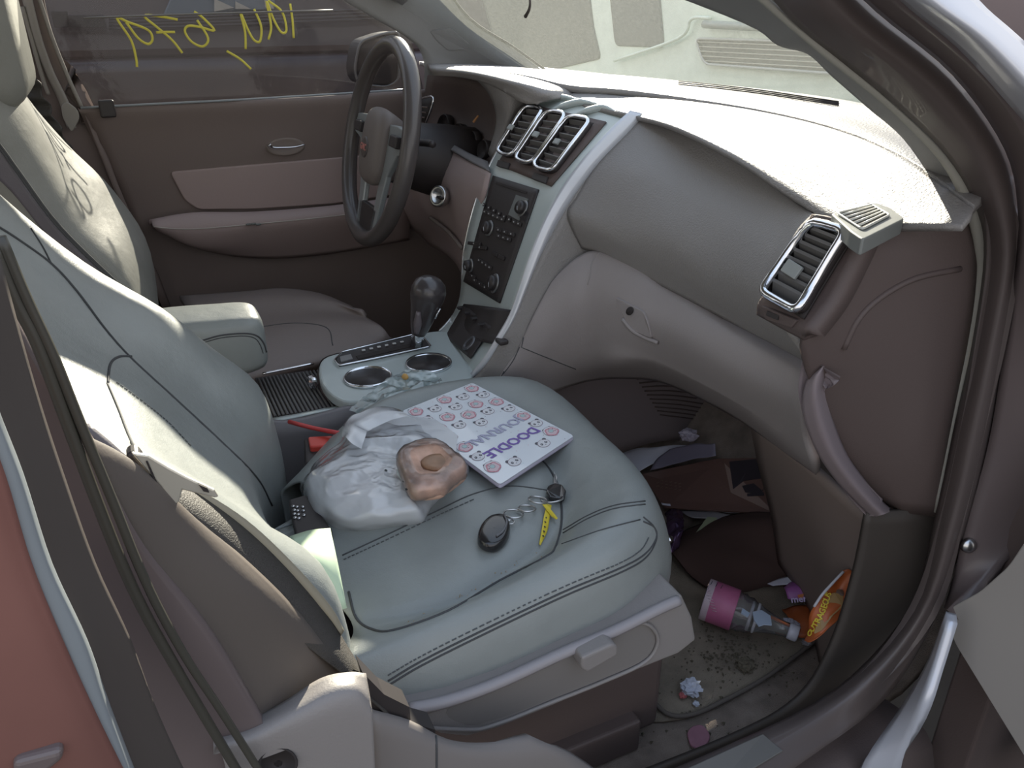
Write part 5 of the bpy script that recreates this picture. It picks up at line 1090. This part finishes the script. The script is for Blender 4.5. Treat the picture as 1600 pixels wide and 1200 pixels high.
# bottle
bt = thing('bottle', 'clear plastic bottle with pink label and paler band lying in the footwell', 'bottle', tuple(fm_(1150, 950, 0)))
b0 = U(1100, 935, 'z', .15); b1 = U(1245, 990, 'z', .135); ba = (b1-b0).normalized(); bl = (b1-b0).length
PET = film_mat('bottle_clear', (.75, .78, .8), .14, .3, .08, gloss=1.4)
rb = .030
lathe('bottle_body', b0, ba, [(.0, 0), (rb*.8, 0), (rb, .006), (rb, .046), (rb*.9, .05), (rb*.95, .055), (rb*.85, .060), (rb*.88, .066), (rb*.7, .075), (rb*.45, .10), (rb*.36, .115), (rb*.36, bl*.95)], PET, bt, n=32)
lathe('bottle_label', b0, ba, [(rb*1.01, .010), (rb*1.015, .011), (rb*1.015, .045), (rb*1.01, .046)], mat('label_pink', (.36, .10, .20), .45, var=.15, vscale=30), bt, n=32)
lathe('label_band', b0, ba, [(rb*1.01, .001), (rb*1.02, .002), (rb*1.02, .0105), (rb*1.01, .011)], mat('label_pale', (.40, .32, .36), .45), bt, n=32)  # paler band around one end of the label
BL = bvh(bpy.data.objects['bottle_label'], bpy.data.objects['label_band'])
for i in range(9):
    a = (1105+i*1.5, 917+i*4.6)
    tube('label_print', onto(BL, [(a[0]-4, a[1]), (a[0]+3, a[1]+1.6)], .0006), .0005, mat('lp', (.55, .42, .48), .5), bt, n=1, ns=4)
for i in range(3): tube('label_line', onto(BL, [(1113+i*8, 909+i*3), (1110+i*8, 914+i*3)], .0008), .0005, BLK, bt, n=1, ns=4)
for k in (.066, .074): lathe('neck_ring', b0, ba, [(rb*.72, k), (rb*.74, k+.002), (rb*.70, k+.004)], mat('ring_white', (.5, .5, .55), .3), bt, n=24)
tube('bottle_straw', [b0+ba*.095+V((0, 0, .012)), b0+ba*(bl*.95)+V((0, 0, .008))], .0022, mat('straw_orange', (.75, .22, .08), .4), bt, n=1)
bc = lathe('bottle_cap', b1-ba*.012, ba, [(.0, 0), (.011, 0), (.012, .003), (.012, .012), (.010, .014), (0, .014)], mat('cap_white', (.60, .60, .68), .35), bt, n=24)
ts = thing('torn_tissue', 'small torn pale blue tissue on the bottle neck', 'tissue', tuple(U(1190, 965, 'z', .15)))
prism('tissue_piece', [U(a, b, 'z', .168) for a, b in ((1176, 956), (1190, 953), (1204, 962), (1206, 976), (1194, 975), (1186, 978), (1178, 968))], .002, mat('tissue_blue', (.42, .50, .62), .6), ts)
prism('tissue_piece', [U(a, b, 'z', .172) for a, b in ((1160, 950), (1172, 958), (1168, 964), (1158, 958))], .001, mat('tissue_blue', (.42, .50, .62), .6), ts)
# orange candy wrapper with lettering
ow = thing('orange_wrapper', 'orange candy bag with yellow lettering standing by the kick panel', 'wrapper', tuple(fm_(1290, 990, 0)))
OR = mat('wrap_orange', (.42, .105, .03), .4, var=.15, vscale=30)
oq = [[U(1318, 892, 'y', -0.645), U(1328, 890, 'y', -0.650), U(1337, 897, 'y', -0.655)], [U(1290, 925, 'y', -0.645), U(1312, 922, 'y', -0.650), U(1334, 925, 'y', -0.665)], [U(1268, 955, 'y', -0.650), U(1298, 955, 'y', -0.665), U(1326, 948, 'y', -0.670)], [U(1262, 985, 'y', -0.655), U(1280, 985, 'y', -0.670), U(1306, 972, 'y', -0.675)], [U(1256, 1000, 'y', -0.660), U(1264, 1003, 'y', -0.670), U(1276, 996, 'y', -0.675)]]
ob_ = patch('wrapper_body', oq, OR, ow, n=5, thick=.0008, disp=lambda v: v+V((0, .002*noise.noise(v*50), .002*noise.noise(v*60))))
OB = bvh(ob_)
tube('wrapper_edge', [U(a, b, 'y', -.648) for a, b in ((1318, 893), (1300, 912), (1284, 930), (1272, 948))], .0018, mat('wrap_edge', (.5, .5, .55), .4), ow)
decal('wrapper_art', OB, [(1300, 925), (1318, 930), (1316, 948), (1300, 962), (1285, 985), (1272, 992), (1282, 960), (1290, 940)], .0012, mat('art_tan', (.34, .21, .08), .45), ow, rnd=.004)
decal('wrapper_art', OB, [(1305, 920), (1318, 922), (1320, 932), (1306, 932)], .002, mat('art_brown', (.10, .05, .025), .45), ow, rnd=.003)
YL = mat('wrap_yellow', (.70, .55, .06), .45)
for i, ch in enumerate('OUTRAGEOUS'):
    t = i/9; a = 1263+26*t+4*math.sin(t*3); b = 990-62*t
    p, nn = hn(OB, a+4, b); d = (hit(OB, a+8, b-10)-hit(OB, a+4, b+2)).normalized()
    text('wrapper_letter', ch, p+nn*.0016, d, nn.cross(d), .0105, YL, ow, bold=.0003)
# second piece of the orange bag on the floor
patch('wrapper_fold', [[fm_(a, b, .012) for a, b in ((1222, 962), (1245, 955), (1266, 955))], [fm_(a, b, .02) for a, b in ((1232, 985), (1250, 980), (1262, 985))], [fm_(a, b, .01) for a, b in ((1236, 1000), (1250, 1004), (1262, 1004))]], OR, ow, n=5, thick=.0008, disp=lambda v: v+V((0, 0, .004*noise.noise(v*60))))
sheet('torn_paper', [[(1200, 930), (1225, 920), (1250, 912), (1272, 908)], [(1208, 934), (1235, 930), (1250, 924), (1264, 920)]], .022, WHITE, 'torn white paper strip beside the orange candy bag', 'paper')
cw2 = thing('candy_wrapper', 'small purple and orange candy wrapper beside the orange bag', 'wrapper', tuple(fm_(1250, 940, 0)))
q_ = patch('wrapper_body', [[fm_(a, b, .022) for a, b in ((1226, 935), (1248, 922), (1272, 924))], [fm_(a, b, .028) for a, b in ((1232, 944), (1252, 938), (1276, 938))], [fm_(a, b, .02) for a, b in ((1234, 951), (1250, 952), (1262, 950))]], mat('wrap_purple', (.36, .12, .36), .4), cw2, n=5, thick=.0008, disp=lambda v: v+V((0, 0, .002*noise.noise(v*90))))
QB = bvh(q_)
decal('wrapper_print', QB, [(1246, 930), (1258, 927), (1256, 940), (1244, 940)], .001, mat('wrap_orange2', (.6, .2, .06), .4), cw2)
decal('wrapper_print', QB, [(1228, 935), (1243, 932), (1242, 942), (1234, 944)], .001, mat('wrap_olive', (.30, .28, .08), .4), cw2)
decal('wrapper_print', QB, [(1236, 943), (1262, 941), (1260, 952), (1240, 952)], .001, mat('wrap_navy', (.10, .07, .25), .4), cw2)
p, nn = hn(QB, 1250, 946); d_ = (hit(QB, 1262, 946)-hit(QB, 1240, 947)).normalized()
text('wrapper_letters', 'men', p+nn*.0022, d_, nn.cross(d_), .014, mat('lett_lilac', (.6, .5, .75), .5), cw2, bold=.0003)
# crinkled star wrapper, tissue, pink petal, debris
def scrunch(name, px, py, r, h, m, label, cat, seed, n=10):
    c = fm_(px, py, h); random.seed(seed); A = []
    bm = bmesh.new(); bmesh.ops.create_icosphere(bm, subdivisions=3, radius=r)
    for v in bm.verts:
        k = 1+.55*noise.noise(v.co.normalized()*3.1+V((seed, 0, 0)))+.35*noise.noise(v.co.normalized()*8+V((seed, 0, 0)))
        v.co = V((v.co.x*k, v.co.y*k, v.co.z*k*.6))+c
    me_v = [v.co.copy() for v in bm.verts]; f = [tuple(v.index for v in fc_.verts) for fc_ in bm.faces]; bm.free()
    o = link(name, me_v, f, m, None, False); tag(o, label, cat); return o
scrunch('crumpled_foil', 1098, 693, .016, .045, mat('foil_pale', (.42, .38, .45), .4), 'crumpled pale wrapper scrap above the white papers', 'wrapper', 3)
scrunch('crumpled_tissue', 1078, 1084, .013, .012, mat('tissue_white', (.50, .52, .60), .7), 'crumpled white tissue on the floor mat corner', 'tissue', 5)
scrunch('red_scrap', 1066, 1091, .005, .006, mat('scrap_red', (.45, .12, .12), .6), 'tiny red scrap touching the white tissue', 'scrap', 8)
scrunch('paper_bit', 1087, 1103, .004, .004, mat('tissue_white', (.50, .52, .60), .7), 'tiny pale paper bit just below the tissue', 'scrap', 9)
scrunch('round_debris', 1165, 1045, .011, .006, mat('debris', (.12, .10, .07), .8), 'small round brown debris piece on the floor mat', 'debris', 12)
scrunch('foil_speck', 1234, 992, .011, .02, mat('foil_silver2', (.55, .55, .66), .3, metal=.3), 'crinkled silvery foil tip at the bottle cap', 'foil', 14)
scrunch('small_wrapper', 1258, 1008, .006, .006, mat('tissue_grey', (.25, .23, .24), .6), 'tiny grey scrap below the orange bag', 'scrap', 15)
pk = [fm_(a, b, .006) for a, b in ((1072, 1148), (1082, 1138), (1097, 1136), (1110, 1152), (1106, 1166), (1092, 1175), (1078, 1170))]
o = prism('pink_petal', pk, .004, mat('petal_pink', (.30, .14, .18), .6, var=.12, vscale=60), None, rnd=.01, bev=.0015); tag(o, 'round dusty pink piece on the carpet near the sill', 'debris')
# loose dirt on the mat
A = ([], []); random.seed(5)
for k in range(420):
    if k < 260: px, py = random.gauss(1145, 32), random.gauss(1020, 22)
    else: px, py = random.uniform(900, 1290), random.uniform(960, 1180)
    c = fm_(px, py, .002); r = random.uniform(.0006, .0028); b = len(A[0])
    for d in ((1, 0, 0), (-.5, .87, 0), (-.5, -.87, 0), (0, 0, 1)): A[0].append(c+V(d)*r*random.uniform(.6, 1.5))
    A[1].extend([(b, b+1, b+3), (b+1, b+2, b+3), (b+2, b, b+3), (b, b+2, b+1)])
o = link('dirt', A[0], A[1], mat('dirt', (.12, .10, .07), .9), None, False); tag(o, 'loose dark dirt and crumbs scattered on the floor mat', 'dirt', kind='stuff')
A = ([], []); random.seed(6)
for k in range(26):
    t = random.random(); px, py = 640+t*210+random.gauss(0, 3), 975-t*115+random.gauss(0, 3)
    c = hit(CB, px, py, .0005); r = random.uniform(.0004, .0011); b = len(A[0])
    for d in ((1, 0, 0), (-.5, .87, 0), (-.5, -.87, 0), (0, 0, 1)): A[0].append(c+V(d)*r)
    A[1].extend([(b, b+1, b+3), (b+1, b+2, b+3), (b+2, b, b+3)])
o = link('crumbs', A[0], A[1], mat('crumb_tan', (.45, .33, .2), .8), None, False); tag(o, 'tiny tan crumbs along the seat cushion seam', 'crumbs', kind='stuff')
